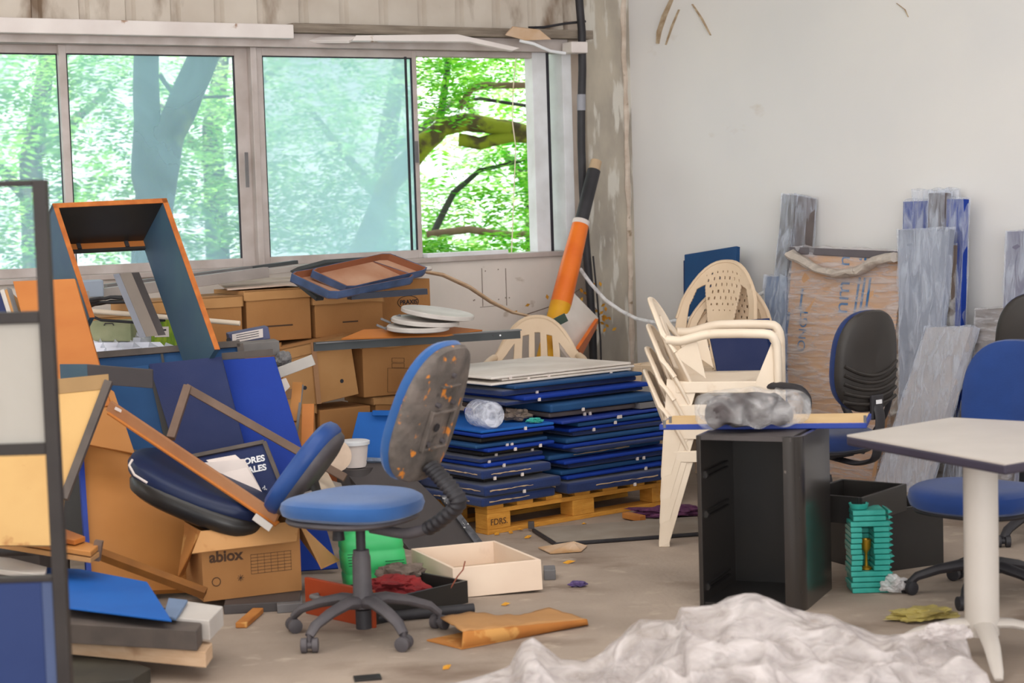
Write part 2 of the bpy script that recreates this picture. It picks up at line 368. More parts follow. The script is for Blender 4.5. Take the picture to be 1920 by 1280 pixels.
struct(MB().prism([(-9, -7, 4.6), (8.5, -7, 4.6), (8.5, 14.5, 4.6), (-9, 14.5, 4.6)], V((0, 0, .2))).ob('ceiling', white_paint))
# side wall far to the left, out of frame
struct(MB().par((-9, -7, 0), (0, 15, 0), (-.2, 0, 0), (0, 0, 4.6)).ob('wall_side', white_wall))
# concrete pillar in the corner
S1 = ws(1103, 300, .03); mb = MB(); wbox(mb, -.1, S1, 0, 4.6, -.2, .03)
struct(mb.ob('trim_1', concrete_col, bev=.008))
# broken plaster edge between pillar and wall
mb = MB(); pts = []
for i in range(60):
    z = i * .078; pts.append(K + V((0, 0, z)) + NR * .012 + AW * .03 + NW * .03 + AW * noise.noise(V((0, 0, z * 5))) * .018)
mb.tube(pts, [.018 + .012 * noise.noise(V((3, 0, i * .5))) for i in range(60)], 6)
struct(mb.ob('trim_2', wear(pm('broken_plaster', C(214, 200, 186), C(190, 172, 156), 12, .9, bump=.6, bs=30), C(140, 120, 96), 9, .6, .66), smooth=True))
# reveal between pillar and window
mb = MB(); wbox(mb, S1, SR - .04, 0, GT + .2, -.2, .0); struct(mb.ob('trim_3', reveal_m))
struct(wbox(MB(), SR - .05, SR + .02, SILL, GT, -.16, .01).ob('trim_4', white_paint, bev=.003))
# lintel: white cased beam on the left, bare timber on the right
off = .13
zt = ww(0, 32, off).z; zb = ww(0, 61, off).z; Sb = ws(551, 52, off)
struct(wbox(MB(), Sb, SL, zb, zt, -.05, off).ob('trim_5', beam_w, bev=.006))
zt2 = ww(800, 49, off - .02).z; zb2 = ww(800, 66, off - .02).z
struct(wbox(MB(), S1 - .01, Sb - .005, zb2, zt2, -.05, off - .02).ob('trim_6', beam_g, bev=.004))
struct(wbox(MB(), SR, SL, GT, zb2 - .002, -.12, .05).ob('trim_7', alu))
# timber end block and broken white corner at the pillar
a = ww(1078, 90, .14); struct(MB().box(a, (.12, .12, .07), Matrix.Rotation(.5, 3, 'Z')).ob('trim_8', beam_w, bev=.008))
# windows
mull = [ws(x, 300) for x in (1016, 1036)]
def sash(idx, s0, s1, wl, wr, o, glass, label=None, wt=.045, wb=.05):
    r = bpy.data.objects.new('window_%d' % idx, None); COL.objects.link(r); r.location = WP(s0, SILL, 0); WORLD[r.name] = V(r.location); r['kind'] = 'structure'
    mb = MB()
    wbox(mb, s0, s0 + wr, SILL, GT, o - .03, o); wbox(mb, s1 - wl, s1, SILL, GT, o - .03, o)
    wbox(mb, s0 + wr, s1 - wl, SILL, SILL + wb, o - .03, o); wbox(mb, s0 + wr, s1 - wl, GT - wt, GT, o - .03, o)
    mb.ob('window_frame', alu, r, bev=.002)
    mb = MB(); g = .007
    wbox(mb, s0 + wr, s0 + wr + g, SILL + wb, GT - wt, o - .02, o - .004); wbox(mb, s1 - wl - g, s1 - wl, SILL + wb, GT - wt, o - .02, o - .004)
    wbox(mb, s0 + wr, s1 - wl, GT - wt - g, GT - wt, o - .02, o - .004)
    mb.ob('gasket', alu_dark, r)
    if glass: wbox(MB(), s0 + wr, s1 - wl, SILL + wb, GT - wt, o - .018, o - .014).ob('window_pane', glass, r)
    return r
def W(x): return ws(x, 300)
GT2 = GT
w3 = sash(3, W(790), W(489), W(489) - W(502), W(782) - W(790) + .0, -.02, gl_hazy)
wbox(MB(), W(771), W(767), SILL + .05, GT - .04, -.018, -.012).ob('dark_edge', alu_dark, w3)
a = ww(781, 305, .0); MB().par(a - AW * .012, AW * .024, Z * .13 - Z * .0, NW * .008).ob('latch', grey_m, w3)
w2 = sash(2, W(482), W(126), W(126) - W(140), W(455) - W(482), -.055, gl_clear)
a = ww(463, 325, -.0); MB().par(a - AW * .01 - Z * .08, AW * .02, Z * .2, NW * .006).ob('latch', grey_m, w2)
w1 = sash(1, W(140), SL - .5, .05, W(128) - W(140), -.085, gl_clear)
struct(wbox(MB(), W(489), W(478), SILL, GT, -.06, .0).ob('trim_9', alu, bev=.002))
r4 = bpy.data.objects.new('window_4', None); COL.objects.link(r4); r4.location = WP(SR, SILL, 0); WORLD[r4.name] = V(r4.location); r4['kind'] = 'structure'
mb = MB(); wbox(mb, W(1034), W(1008), SILL, GT, -.12, -.03); mb.ob('window_frame', white_paint, r4, bev=.003)
mb = MB(); wbox(mb, W(1040), W(1034), SILL, GT, -.11, -.035); mb.ob('gasket', alu_dark, r4)
mb = MB(); wbox(mb, W(1008), W(790), GT - .035, GT, -.1, -.03); wbox(mb, SR, SL, SILL - .03, SILL, -.2, .03); mb.ob('window_track', alu, r4, bev=.003)
struct(wbox(MB(), W(945), W(792), SILL, SILL + .025, -.1, .02).ob('trim_10', white_paint, bev=.003))
# seams in the boarded wall under the window
mb = MB()
for (x, y0, y1) in ((897, 503, 575), (942, 503, 573)):
    wbox(mb, W(x), W(x) + .004, ww(x, y1).z, ww(x, y0).z, 0, .002)
a0, a1 = ww(900, 576), ww(942, 572); mb.bar(a0, a1, .003, .003)
for (x, y) in ((890, 562), (935, 561), (948, 558), (955, 558), (888, 563), (910, 508), (934, 505)): mb.box(ww(x, y, .002), (.006, .006, .006))
struct(mb.ob('trim_11', pm('seam_dark', C(120, 104, 92), None, 5, .9)))
# dry grime on the white wall: three brown smears where something was torn off
for pth, r in (([(1264, -4), (1250, 30), (1240, 60), (1236, 82)], .045), ([(1275, 18), (1262, 50), (1250, 84)], .022), ([(1300, 8), (1318, 35), (1334, 66)], .022), ([(1682, 6), (1698, 18), (1704, 32)], .012)):
    mb = MB(); q = [wr(x, y, -.001) for x, y in pth]; mb.tube(q, [r * (.5 + .5 * sin(pi * (i + .6) / len(q))) for i in range(len(q))], 8, flat=.1)
    tag(mb.ob('wall_scar', pm('torn_glue', C(150, 126, 98), C(186, 168, 142), 20, .9), smooth=True), {1264: 'broad brown torn glue scar high on the white wall', 1275: 'thin brown glue scar just right of the broad one', 1300: 'slanting brown glue scar right of the other two', 1682: 'small curved brown scar at the top of the white wall'}[pth[0][0]], 'stain', 'brown scars on the white wall')

# ================================================================ OUTSIDE
OUTN = -NW
struct(MB().prism([WP(-20, -1.6, -.6), WP(25, -1.6, -.6), WP(40, -1.6, -45), WP(-45, -1.6, -45)], V((0, 0, -.1))).ob('ground_outside', grass_m))
def foliage(mb, cs, n, L, r, rnd, size=.035):
    """pinnate sprays: n twigs scattered in the ellipsoids cs = [(centre, radii)]"""
    for i in range(n):
        c, R = cs[rnd.randrange(len(cs))]
        while 1:
            u = V((rnd.uniform(-1, 1), rnd.uniform(-1, 1), rnd.uniform(-1, 1)))
            if u.length < 1: break
        p = V(c) + V((u.x * R[0], u.y * R[1], u.z * R[2]))
        az = rnd.uniform(0, 2 * pi); d = V((cos(az), sin(az), rnd.uniform(-.7, .25))).normalized()
        sd_ = d.cross(Z).normalized(); l = L * rnd.uniform(.6, 1.2); k = int(l / (size * 1.1)); sg = size * rnd.uniform(.7, 1.3)
        for j in range(k):
            t = j / k; q = p + d * l * t - Z * .25 * l * t * t; g = sg * (1.1 - .5 * t)
            for sn in (-1, 1):
                e = (sd_ * sn + d * .35 + Z * rnd.uniform(-.3, .2)).normalized() * g * 2.2
                f = d * g * .45; m = q + e * .5
                mb.add([q, m - f, q + e, m + f], [(0, 1, 2, 3)])
rnd = random.Random(5)
def tree(label, base, trunks, blobs, n, L, lm, bm_, size=.035, group=None):
    t = thing('tree', label, 'tree', base, group)
    for pts_, rr, nm, mt in trunks:
        m2 = MB(); 
        # smooth the path a little
        q = [V(p) for p in pts_]; sm = [q[0]]; rs = [rr[0]]
        for i in range(len(q) - 1):
            for k in range(1, 5):
                tt = k / 4; sm.append(lerp(q[i], q[i + 1], tt) + V((noise.noise(q[i] * 3 + V((tt, 0, 0))), 0, noise.noise(q[i] * 3 + V((0, tt, 5))))) * .04 * min(1, rr[i] * 12)); rs.append(lerp(rr[i], rr[i + 1], tt))
        m2.tube(sm, rs, 12).ob(nm, mt or bm_, t, smooth=True, ang=60)
    m3 = MB(); foliage(m3, blobs, n, L, 0, rnd, size); m3.ob('foliage', lm, t)
    return t
def A(x, y, Y): return tuple(at(x, y, Y))
# forked tree behind the second pane
Y = 14.5; b = at(282, 700, Y); b.z = -1.6
tree('tall forked tree with thick blue-grey trunk behind the window', b,
     [([b, A(280, 520, Y), A(283, 360, Y), A(278, 230, Y), A(276, 90, Y), A(272, -160, Y)], [.20, .155, .145, .105, .095, .08], 'trunk', None),
      ([A(292, 420, Y), A(312, 270, Y), A(345, 190, Y), A(385, 95, Y), A(450, -60, Y)], [.12, .12, .125, .115, .09], 'branch', None),
      ([A(300, 140, 15.5), A(330, 185, 15.6), A(430, 180, 15.8)], [.02, .018, .01], 'branch', None)],
     [(A(60, 100, 16.5), (1.3, 1.0, .5)), (A(200, 190, 16.6), (1.2, .8, .5)), (A(420, 330, 16.5), (1.1, .8, .8)), (A(100, 420, 16.2), (1.5, .8, .6)), (A(560, 250, 17), (1.2, .9, 1.0)), (A(650, 420, 16.5), (1.0, .9, .5))],
     1150, .42, leaf_b, bark_m, .045)
# mossy limb seen through the open window
Y = 14.6; b = at(650, 700, 15.2); b.z = -1.6
tree('tree with mossy forked limb crossing the open window', b,
     [([b, A(660, 520, 15.2), A(720, 360, 14.9), A(790, 275, Y), A(830, 240, Y), A(872, 228, Y), A(930, 236, Y), A(1010, 252, Y), A(1100, 262, Y), A(1300, 240, Y)], [.12, .10, .09, .085, .07, .072, .06, .055, .05, .03], 'limb', moss_m),
      ([A(860, 262, Y), A(900, 268, Y), A(960, 256, Y), A(1100, 268, Y)], [.05, .05, .045, .03], 'limb', moss_m),
      ([A(822, 245, Y), A(830, 190, 14.5), A(842, 100, 14.4), A(840, -60, 14.4)], [.035, .028, .025, .015], 'branch', None),
      ([A(862, 205, 14.2), A(885, 165, 14.2), A(905, 160, 14.2), A(1010, 160, 14.2), A(1200, 150, 14.2)], [.022, .026, .026, .022, .015], 'branch', pinkbark),
      ([A(860, 190, 15), A(900, 185, 15), A(1010, 202, 15), A(1200, 230, 15)], [.012, .014, .014, .01], 'branch', None),
      ([A(812, 440, 15.5), A(850, 360, 15.6), A(900, 320, 15.6), A(1020, 290, 15.8)], [.03, .026, .02, .012], 'branch', None),
      ([A(800, 440, 15), A(880, 430, 15), A(960, 440, 15), A(1060, 435, 15)], [.03, .03, .024, .02], 'branch', pinkbark)],
     [(A(815, 150, 14), (.35, .3, .32)), (A(930, 120, 15.5), (.7, .5, .25)), (A(900, 350, 16), (.9, .6, .5)), (A(830, 470, 14.2), (.25, .3, .12)), (A(980, 470, 14.6), (.4, .4, .2)), (A(1000, 200, 16), (.9, .7, .5)), (A(960, 330, 15.6), (.5, .4, .4)), (A(1060, 420, 16), (.6, .6, .5))],
     800, .34, leaf_a, bark_m, .04)
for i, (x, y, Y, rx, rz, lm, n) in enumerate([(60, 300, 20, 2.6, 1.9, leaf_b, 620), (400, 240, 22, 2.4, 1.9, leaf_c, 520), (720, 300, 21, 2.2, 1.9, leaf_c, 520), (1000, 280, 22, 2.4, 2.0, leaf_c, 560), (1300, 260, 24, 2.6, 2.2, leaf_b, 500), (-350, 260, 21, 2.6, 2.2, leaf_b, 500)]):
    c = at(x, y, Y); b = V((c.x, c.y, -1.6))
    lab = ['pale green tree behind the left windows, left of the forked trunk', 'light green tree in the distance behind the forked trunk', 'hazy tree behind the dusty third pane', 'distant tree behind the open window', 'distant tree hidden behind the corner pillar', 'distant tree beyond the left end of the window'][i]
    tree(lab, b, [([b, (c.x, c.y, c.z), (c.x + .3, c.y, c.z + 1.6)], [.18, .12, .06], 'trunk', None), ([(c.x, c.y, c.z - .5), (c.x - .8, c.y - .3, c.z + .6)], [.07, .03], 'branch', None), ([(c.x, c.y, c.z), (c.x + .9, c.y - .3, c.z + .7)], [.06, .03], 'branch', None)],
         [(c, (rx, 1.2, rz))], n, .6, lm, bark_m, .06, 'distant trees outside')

# ================================================================ FITTINGS ROUND THE WINDOW
t = thing('conduit', 'thick black flexible conduit running down beside the concrete pillar', 'pipe', ww(1115, 700, .1))
q = [at(1074, -470, 11.85), at(1078, -260, 11.85), at(1080, -60, 11.85), at(1086, 0, 11.85), at(1091, 60, 11.85), at(1092, 130, 11.85), at(1090, 200, 11.85), at(1090, 270, 11.85), at(1093, 360, 11.85), at(1098, 450, 11.85), at(1106, 540, 11.85), at(1111, 620, 11.85), at(1113, 690, 11.85), gz(1118, 835)]
MB().tube(q, .026, 12).ob('conduit_tube', black_rub, t, smooth=True)
MB().tube([at(1090, 177, 11.85), at(1090, 207, 11.85)], .028, 12).ob('tape_band', tape_m, t, smooth=True)
mb = MB().tube([at(1098, 40, 11.9), at(1060, 44, 11.85), at(1020, 51, 11.85), at(985, 52, 11.85)], .008, 8)
tag(mb.ob('cable', black_rub, smooth=True), 'black cable lying along the top of the timber lintel', 'cable')
mb = MB().tube([at(1112, 480, 11.8), at(1120, 560, 11.8), at(1126, 640, 11.8), at(1128, 720, 11.8), gz(1130, 850)], .006, 6)
tag(mb.ob('cable', black_rub, smooth=True), 'thin black cable hanging along the pillar below the conduit', 'cable')
mb = MB().tube([ww(968, 97, -.05), ww(962, 170, -.05), ww(961, 230, -.05), ww(967, 275, -.05), ww(962, 400, -.05), ww(959, 480, -.05)], .0035, 6)
tag(mb.ob('cord', ivory, smooth=True), 'thin cream cord dangling in the open window', 'cord')
o, _, _ = panel('plaster_fragment', 'loose piece of brown plasterboard on the lintel near the pillar', 'fragment', [(948, 66), (962, 50), (1012, 56), (1034, 74), (985, 76)], [11.5, 11.5, 11.55], .02, card_dusty)
mb = MB().tube([at(974, 76, 11.55), at(1000, 82, 11.55), at(1032, 96, 11.55), at(1060, 100, 11.6)], .01, 8)
tag(mb.ob('sealant_strip', white_paint, smooth=True), 'white strip of sealant hanging off the lintel end', 'strip')
panel('plaster_strip', 'broken white board hanging under the timber lintel', 'board', [(668, 66), (858, 64), (975, 90), (960, 95), (880, 78), (660, 76)], [11.0, 11.3, 11.45], .02, beam_w)
panel('plaster_strip', 'thin broken strip under the timber lintel, nearest the white beam end', 'board', [(552, 76), (585, 68), (668, 68), (655, 76)], [10.9, 10.95, 11.0], .02, beam_w)

# orange, black and yellow tube leaning in the corner
Pt = at(1118, 302, 11.8); Pb = at(1044, 600, 11.4); d = (Pb - Pt).normalized(); Pf = Pb + d * ((Pb.z) / -d.z)
t = thing('tube', 'orange and black rolled tube with yellow foot leaning on the corner pillar', 'tube', Pf)
def onl(y0): # point of the axis at image row y0
    a = (y0 - 302) / (600 - 302); return lerp(Pt, Pb, a)
MB().tube([onl(302), onl(322)], .036, 20).ob('cap', tan_m, t, smooth=True)
MB().tube([onl(320), onl(418)], .042, 20).ob('sleeve', black_rub, t, smooth=True)
MB().tube([onl(416), onl(424)], .054, 20).ob('collar', paper_m, t, smooth=True)
MB().tube([onl(422), onl(500), onl(572)], [.052, .062, .066], 20).ob('body', orange_m, t, smooth=True)
MB().tube([onl(570), Pf + V((0, 0, .02))], .066, 20).ob('foot', yellow_m, t, smooth=True)
MB().bar(at(1042, 604, 11.0), at(1062, 594, 11.0), .03, .05).ob('clip', green_clip, t)
MB().bar(at(980, 600, 11.05), at(1042, 602, 11.05), .02, .03).ob('clip_arm', green_clip, t)
# curled cream strip across the wall
q = [at(790, 508, 10.9), at(830, 515, 10.95), at(880, 538, 11.0), at(920, 565, 11.1), at(960, 585, 11.15), at(1000, 594, 11.15), at(1040, 600, 11.1)]
tag(MB().tube(q, [.02, .024, .026, .024, .02, .014, .01], 8, flat=.5).ob('trim_strip', lt_wood, smooth=True), 'long bent cream strip hanging down the wall under the open window', 'strip')
q = [at(1088, 504, 11.65), at(1108, 532, 11.6), at(1135, 562, 11.55), at(1165, 583, 11.5), at(1195, 598, 11.4), at(1230, 605, 11.3), at(1262, 602, 11.2), at(1330, 590, 11.1), at(1432, 548, 11.0)]
tag(MB().tube(q, .012, 8).ob('hose', film('clear_hose', .6, (.9, .9, .92, 1), .2), smooth=True), 'clear plastic hose sagging from the conduit along the white wall', 'hose')
# tilted white square panel with orange edge
pts, n = quad([(1072, 545), (1122, 596), (1078, 690), (1040, 640)], [11.5, 11.55, 11.2])
t = thing('square_panel', 'white square panel tipped on its corner beside the orange tube', 'panel', V((pts[2].x, pts[2].y, pts[2].z)))
MB().prism(pts, n * .02).ob('panel_face', boardw, t)
p2, n2 = quad([(1122, 598), (1118, 616), (1090, 668), (1084, 655)], [11.5, 11.5, 11.2]); MB().prism(p2, n2 * .02).ob('panel_edge', orange_m, t, label='bright orange edge strip')
# twig with dry leaves
t = thing('dry_creeper', 'dead creeper with yellow leaves clinging behind the orange tube', 'plant', ww(1050, 640, .02))
MB().tube([ww(985, 590, .05), ww(1030, 575, .05), ww(1060, 560, .05), ww(1090, 540, .05), ww(1125, 590, .07)], .003, 5).ob('stem', brn_wood, t)
mb = MB(); rnd = random.Random(3)
for i in range(60):
    x, y = rnd.choice([(1035, 580), (1110, 585), (1105, 540), (985, 600), (1135, 600), (1060, 590)]); c = ww(x + rnd.gauss(0, 10), y + rnd.gauss(0, 14), .07 + rnd.random() * .03)
    a = V((rnd.uniform(-1, 1), rnd.uniform(-.3, .3), rnd.uniform(-1, 1))).normalized() * .018; b = a.cross(V((0, 1, .4))).normalized() * .011
    mb.add([c - a, c - b, c + a, c + b + V((0, -.005, 0))], [(0, 1, 2, 3)])
mb.ob('leaves', leaf_dry, t)
# ================================================================ CHAIR BUILDERS
def frame_mat(c, x, y):
    x = V(x).normalized(); y = V(y); y = (y - x * y.dot(x)).normalized(); z = x.cross(y)
    m = Matrix.Identity(4)
    for i in range(3): m[i][0], m[i][1], m[i][2], m[i][3] = x[i], y[i], z[i], c[i]
    return m
def star_base(t, hub_z, rot, plas, R=.29, cast=True):
    for k in range(5):
        a = rot + k * 2 * pi / 5; d = V((cos(a), sin(a), 0)); mb = MB()
        path = [d * .02 + Z * hub_z, d * R * .3 + Z * (hub_z + .008), d * R * .6 + Z * (hub_z - .01), d * R * .88 + Z * (hub_z - .038), d * R + Z * (hub_z - .07)]
        mb.tube(path, [.036, .03, .026, .023, .019], 10, flat=.75)
        leg = mb.ob('base_leg', plas, t, smooth=True)
        if cast:
            c = d * R + Z * .027; side = V((-sin(a + .7), cos(a + .7), 0)); w2 = MB()
            w2.tube([c + side * .008, c + side * .010, c + side * .030, c + side * .033], [.020, .027, .027, .018], 16); w2.tube([c - side * .033, c - side * .030, c - side * .010, c - side * .008], [.018, .027, .027, .020], 16)
            w2.tube([c - side * .01, c + side * .01], .014, 8); w2.tube([c, d * R + Z * (hub_z - .06)], .009, 8)
            w2.ob('caster', plas, leg, smooth=True)
def office_chair(label, loc, rz, sh=.48, fab=None, shell=None, plas=None, base_rot=0, bc=(0, -.25, .84), bw=.43, bh=.5, tilt=.2, arms=False, worn=False, seat=(.48, .46, .085), ribs_=False, group=None, hub=.11, taper=.16):
    t = thing('office_chair', label, 'chair', loc, group, rz, local=True)
    star_base(t, hub, base_rot - rz, plas)
    MB().lathe([(.03, .03), (.03, hub - .03)], 16).ob('hub_peg', black_rub, t, smooth=True)
    MB().lathe([(.044, hub - .02), (.044, hub + .02), (.036, hub + .03), (.034, hub + .17), (.031, hub + .18), (.030, sh - .16)], 20).ob('column', plas, t, smooth=True)
    MB().lathe([(.018, sh - .17), (.018, sh - .04)], 14).ob('gas_lift', black_rub, t, smooth=True)
    MB().box((0, 0, sh - .055), (.16, .22, .03)).ob('mechanism', black_rub, t, bev=.006)
    MB().pad(seat[0], seat[1], seat[2], Matrix.Translation((0, .03, sh)), 2.6, dome=.25, bow=.012).ob('seat', fab, t, smooth=True)
    MB().pad(seat[0] * .93, seat[1] * .93, .03, Matrix.Translation((0, .03, sh - .04)), 2.6).ob('seat_shell', plas, t, smooth=True)
    # knob
    mb = MB(); mb.tube([(0.0, .10, sh - .05), (0.0, .10, sh - .10)], .008, 8); mb.tube([(0, .10, sh - .095), (0, .10, sh - .13)], [.021, .024], 12)
    if not worn: mb = MB().tube([(.1, 0, sh - .06), (.2, 0, sh - .07), (.26, 0, sh - .08)], [.006, .006, .012], 8)
    mb.ob('lever', black_rub, t, smooth=True)
    bc = V(bc); up = V((0, -sin(tilt), cos(tilt))); T = frame_mat(bc, (-1, 0, 0), up)
    MB().pad(bw, bh, .055, T, 2.7, taper=taper, bow=.035).ob('backrest', fab, t, smooth=True)
    nb = T.to_3x3() @ V((0, 0, 1))
    T2 = frame_mat(bc - nb * .03, (-1, 0, 0), up)
    sb = MB().pad(bw * (.985 if worn else 1.01), bh * (.985 if worn else 1.01), .05, T2, 2.7, taper=taper, bow=.035, dome=0); shl = sb.ob('back_shell', shell, t, smooth=True)
    def P(x, y, z): return bc + V((-x, 0, 0)) + up * y - nb * z
    if ribs_:
        for i in range(5):
            y = -.03 - i * .032; mb = MB()
            mb.tube([P(x * bw * .42, y - .03 + .05 * (x * x) * (1 - i * .15), .058 - .03 * x * x) for x in [k / 6 - 1 for k in range(13)]], .009, 8)
            mb.ob('rib', shell, shl, smooth=True)
        mb = MB().box(P(0, -.2, .07), (.075, .02, .11)); mb.ob('bracket_cover', black_rub, t, bev=.006)
        mb = MB().box(P(0, -.175, .083), (.036, .003, .018)); mb.ob('sticker', white_ink, t)
    if worn:
        for (x, y, a, b) in ((0, .02, .15, .012), (0, -.12, .16, .012), (.075, -.05, .012, .16), (-.075, -.05, .012, .16), (.0, .12, .12, .01)):
            MB().box(P(x, y, .058), (a, .02, b), Matrix.Rotation(tilt, 3, 'X')).ob('moulded_rib', shell, shl, bev=.004)
        for (x, y) in ((.05, -.1), (-.05, -.1), (.05, .05), (-.05, .05), (0, .16)): MB().tube([P(x, y, .05), P(x, y, .068)], .009, 10).ob('screw_boss', chair_grey, shl, smooth=True)
        mb = MB().tube([P(.02, -.04, .06), P(.02, -.04, .064)], .016, 12); mb.ob('bolt_hole', black_rub, shl)
    # gaitered post
    y0 = P(0, -bh * .34, .05); path = [V((0, -.05, sh - .075)), V((0, -.2, sh - .09)), V((0, -.31, sh - .06)), V((0, bc.y - .13 if worn else bc.y - .07, sh + .04)), lerp(V((0, bc.y - .12, sh + .06)), y0, .5), y0]
    sm = []; 
    for i in range(len(path) - 1):
        for k in range(6): sm.append(lerp(path[i], path[i + 1], k / 6))
    for _ in range(3): sm = [sm[0]] + [(sm[i - 1] + sm[i] * 2 + sm[i + 1]) / 4 for i in range(1, len(sm) - 1)] + [sm[-1]]
    if worn:
        fine = []
        for i in range(len(sm) - 1):
            for k in range(4): fine.append(lerp(sm[i], sm[i + 1], k / 4))
        k0 = int(len(fine) * .42); MB().tube(fine[:k0], .02, 12).ob('support_arm', plas, t, smooth=True); fine = fine[k0 - 2:]
        MB().tube(fine, [.040 + (.005 if k % 4 < 2 else -.002) for k in range(len(fine))], 14, flat=.62).ob('bellows_post', black_rub, t, smooth=True, ang=60)
    else: MB().tube(sm, .03, 12, flat=.35).ob('back_post', black_rub, t, smooth=True)
    if arms:
        for s_ in (-1, 1):
            x = s_ * .27; mb = MB()
            q = [(x * .6, -.02, sh - .05), (x, 0, sh - .03), (x * 1.03, .12, sh + .1), (x * 1.03, .17, sh + .22), (x * 1.02, .13, sh + .265), (x, 0, sh + .275), (x, -.12, sh + .27), (x, -.17, sh + .22), (x, -.13, sh + .1), (x, -.02, sh - .03)]
            q = [V(p) for p in q]; sm = []
            for i in range(len(q) - 1):
                for k in range(4): sm.append(lerp(q[i], q[i + 1], k / 4))
            for _ in range(2): sm = [sm[0]] + [(sm[i - 1] + sm[i] * 2 + sm[i + 1]) / 4 for i in range(1, len(sm) - 1)] + [sm[-1]]
            mb.tube(sm, .019, 10, flat=.7).ob('armrest', black_rub, t, smooth=True)
    return t
def plastic_chair(label, loc, rz, style='slots', H=.83, group=None, mat=None, z=0, scale=1.0, arms=True):
    mat = mat or ivory
    t = thing('plastic_chair', label, 'chair', (loc[0], loc[1], z), group, rz, local=True, scale=scale)
    BH = H - .42
    def back(u, v):
        x = (u - .5) * 2; wv = .235 + .03 * sin(v * pi) - .02 * v; top = 1 - (.30 if style == 'dots' else .40) * abs(x) ** 2.4 * v
        return V((x * wv, -.20 - .15 * v + .075 * x * x + .02 * v * v, .42 + BH * v * top))
    def mk(u, v):
        x = (u - .5) * 2
        if style == 'slots':
            if not (.2 < v < .86): return True
            for c, wd, hi in ((-.66, .15, .74), (-.30, .075, .80), (-.02, .07, .82), (.26, .075, .80), (.66, .15, .74)):
                if abs(x - c) < wd and v < hi - (0 if abs(c) < .5 else .16 * abs(abs(x) - .53) * 4): return False
            return True
        if .10 < v < .80 and abs(x) > .20 + .42 * (v - .1) and abs(x) < .78 - .5 * max(0, v - .62): return False
        if .50 < v < .90 and abs(x) < .16 + .42 * (v - .1):
            iu = (x * 7 + (.5 if int(v * 15) % 2 else 0)); iv = v * 15
            if abs(iu - round(iu)) < .13 and abs(iv - int(iv) - .5) < .2: return False
        return True
    MB().sheet(back, 120, 104, mk).ob('backrest', mat, t, smooth=True, solid=.014)
    def rim(p): return back(p, 1.0)
    mb = MB().tube([back(0, .5), back(0, .8)] + [back(k / 14, 1) for k in range(15)] + [back(1, .8), back(1, .5)], .013, 8, flat=.8); mb.ob('back_rim', mat, t, smooth=True)
    def seat(u, v):
        x = (u - .5) * 2; y = -.21 + .45 * v; zz = .43 - .03 * sin(pi * min(1, v * 1.1)) * (1 - x * x) - (.04 * max(0, v - .85) / .15) ** 1 * .6
        return V((x * (.225 + .03 * v), y, zz))
    MB().sheet(seat, 14, 14).ob('seat', mat, t, smooth=True, solid=.012)
    mb = MB()
    for s_ in (-1, 1): mb.bar((s_ * .235, -.2, .41), (s_ * .26, .24, .41), .012, .05)
    mb.bar((-.25, .243, .405), (.25, .243, .405), .012, .05); mb.ob('apron', mat, t, bev=.003)
    for s_ in (-1, 1):
        # rear leg: angle section, wide at the top
        a = V((s_ * .235, -.16, .42)); mb = MB()
        mb.prism([(s_ * .235, -.24, .45), (s_ * .235, -.10, .42), (s_ * .262, -.225, .02), (s_ * .262, -.225, 0), (s_ * .262, -.275, 0), (s_ * .262, -.275, .02)], V((s_ * -.012, 0, 0)))
        mb.prism([(s_ * .235, -.24, .45), (s_ * .15, -.24, .43), (s_ * .225, -.275, 0), (s_ * .262, -.275, 0)], V((0, .012, 0)))
        mb.ob('leg', mat, t, bev=.003)
        mb = MB(); mb.prism([(s_ * .262, .16, .43), (s_ * .262, .25, .64 if arms else .42), (s_ * .27, .27, 0), (s_ * .27, .225, 0)], V((s_ * -.012, 0, 0)))
        mb.prism([(s_ * .262, .25, .64 if arms else .42), (s_ * .20, .25, .42), (s_ * .235, .27, 0), (s_ * .27, .27, 0)], V((0, -.012, 0)))
        mb.ob('leg', mat, t, bev=.003)
        if arms:
            q = [back(.5 + s_ * .5, .80), back(.5 + s_ * .5, .70) + V((s_ * .012, .05, .01)), V((s_ * .275, -.05, .655)), V((s_ * .28, .10, .655)), V((s_ * .278, .235, .65)), V((s_ * .268, .262, .60)), V((s_ * .266, .262, .30)), V((s_ * .268, .262, .12))]
            sm = []
            for i in range(len(q) - 1):
                for k in range(4): sm.append(lerp(q[i], q[i + 1], k / 4))
            for _ in range(1): sm = [sm[0]] + [(sm[i - 1] + sm[i] * 2 + sm[i + 1]) / 4 for i in range(1, len(sm) - 1)] + [sm[-1]]
            MB().tube(sm, [.023] * (len(sm) - 10) + [.023 - .0008 * k for k in range(10)], 10, flat=.95).ob('armrest', mat, t, smooth=True)
            mb = MB().prism([back(.5 + s_ * .5, .35), back(.5 + s_ * .5, .5), (s_ * .265, -.10, .64), (s_ * .262, -.06, .45)], V((s_ * -.01, 0, 0))); mb.ob('arm_support', mat, t, bev=.003)
    return t

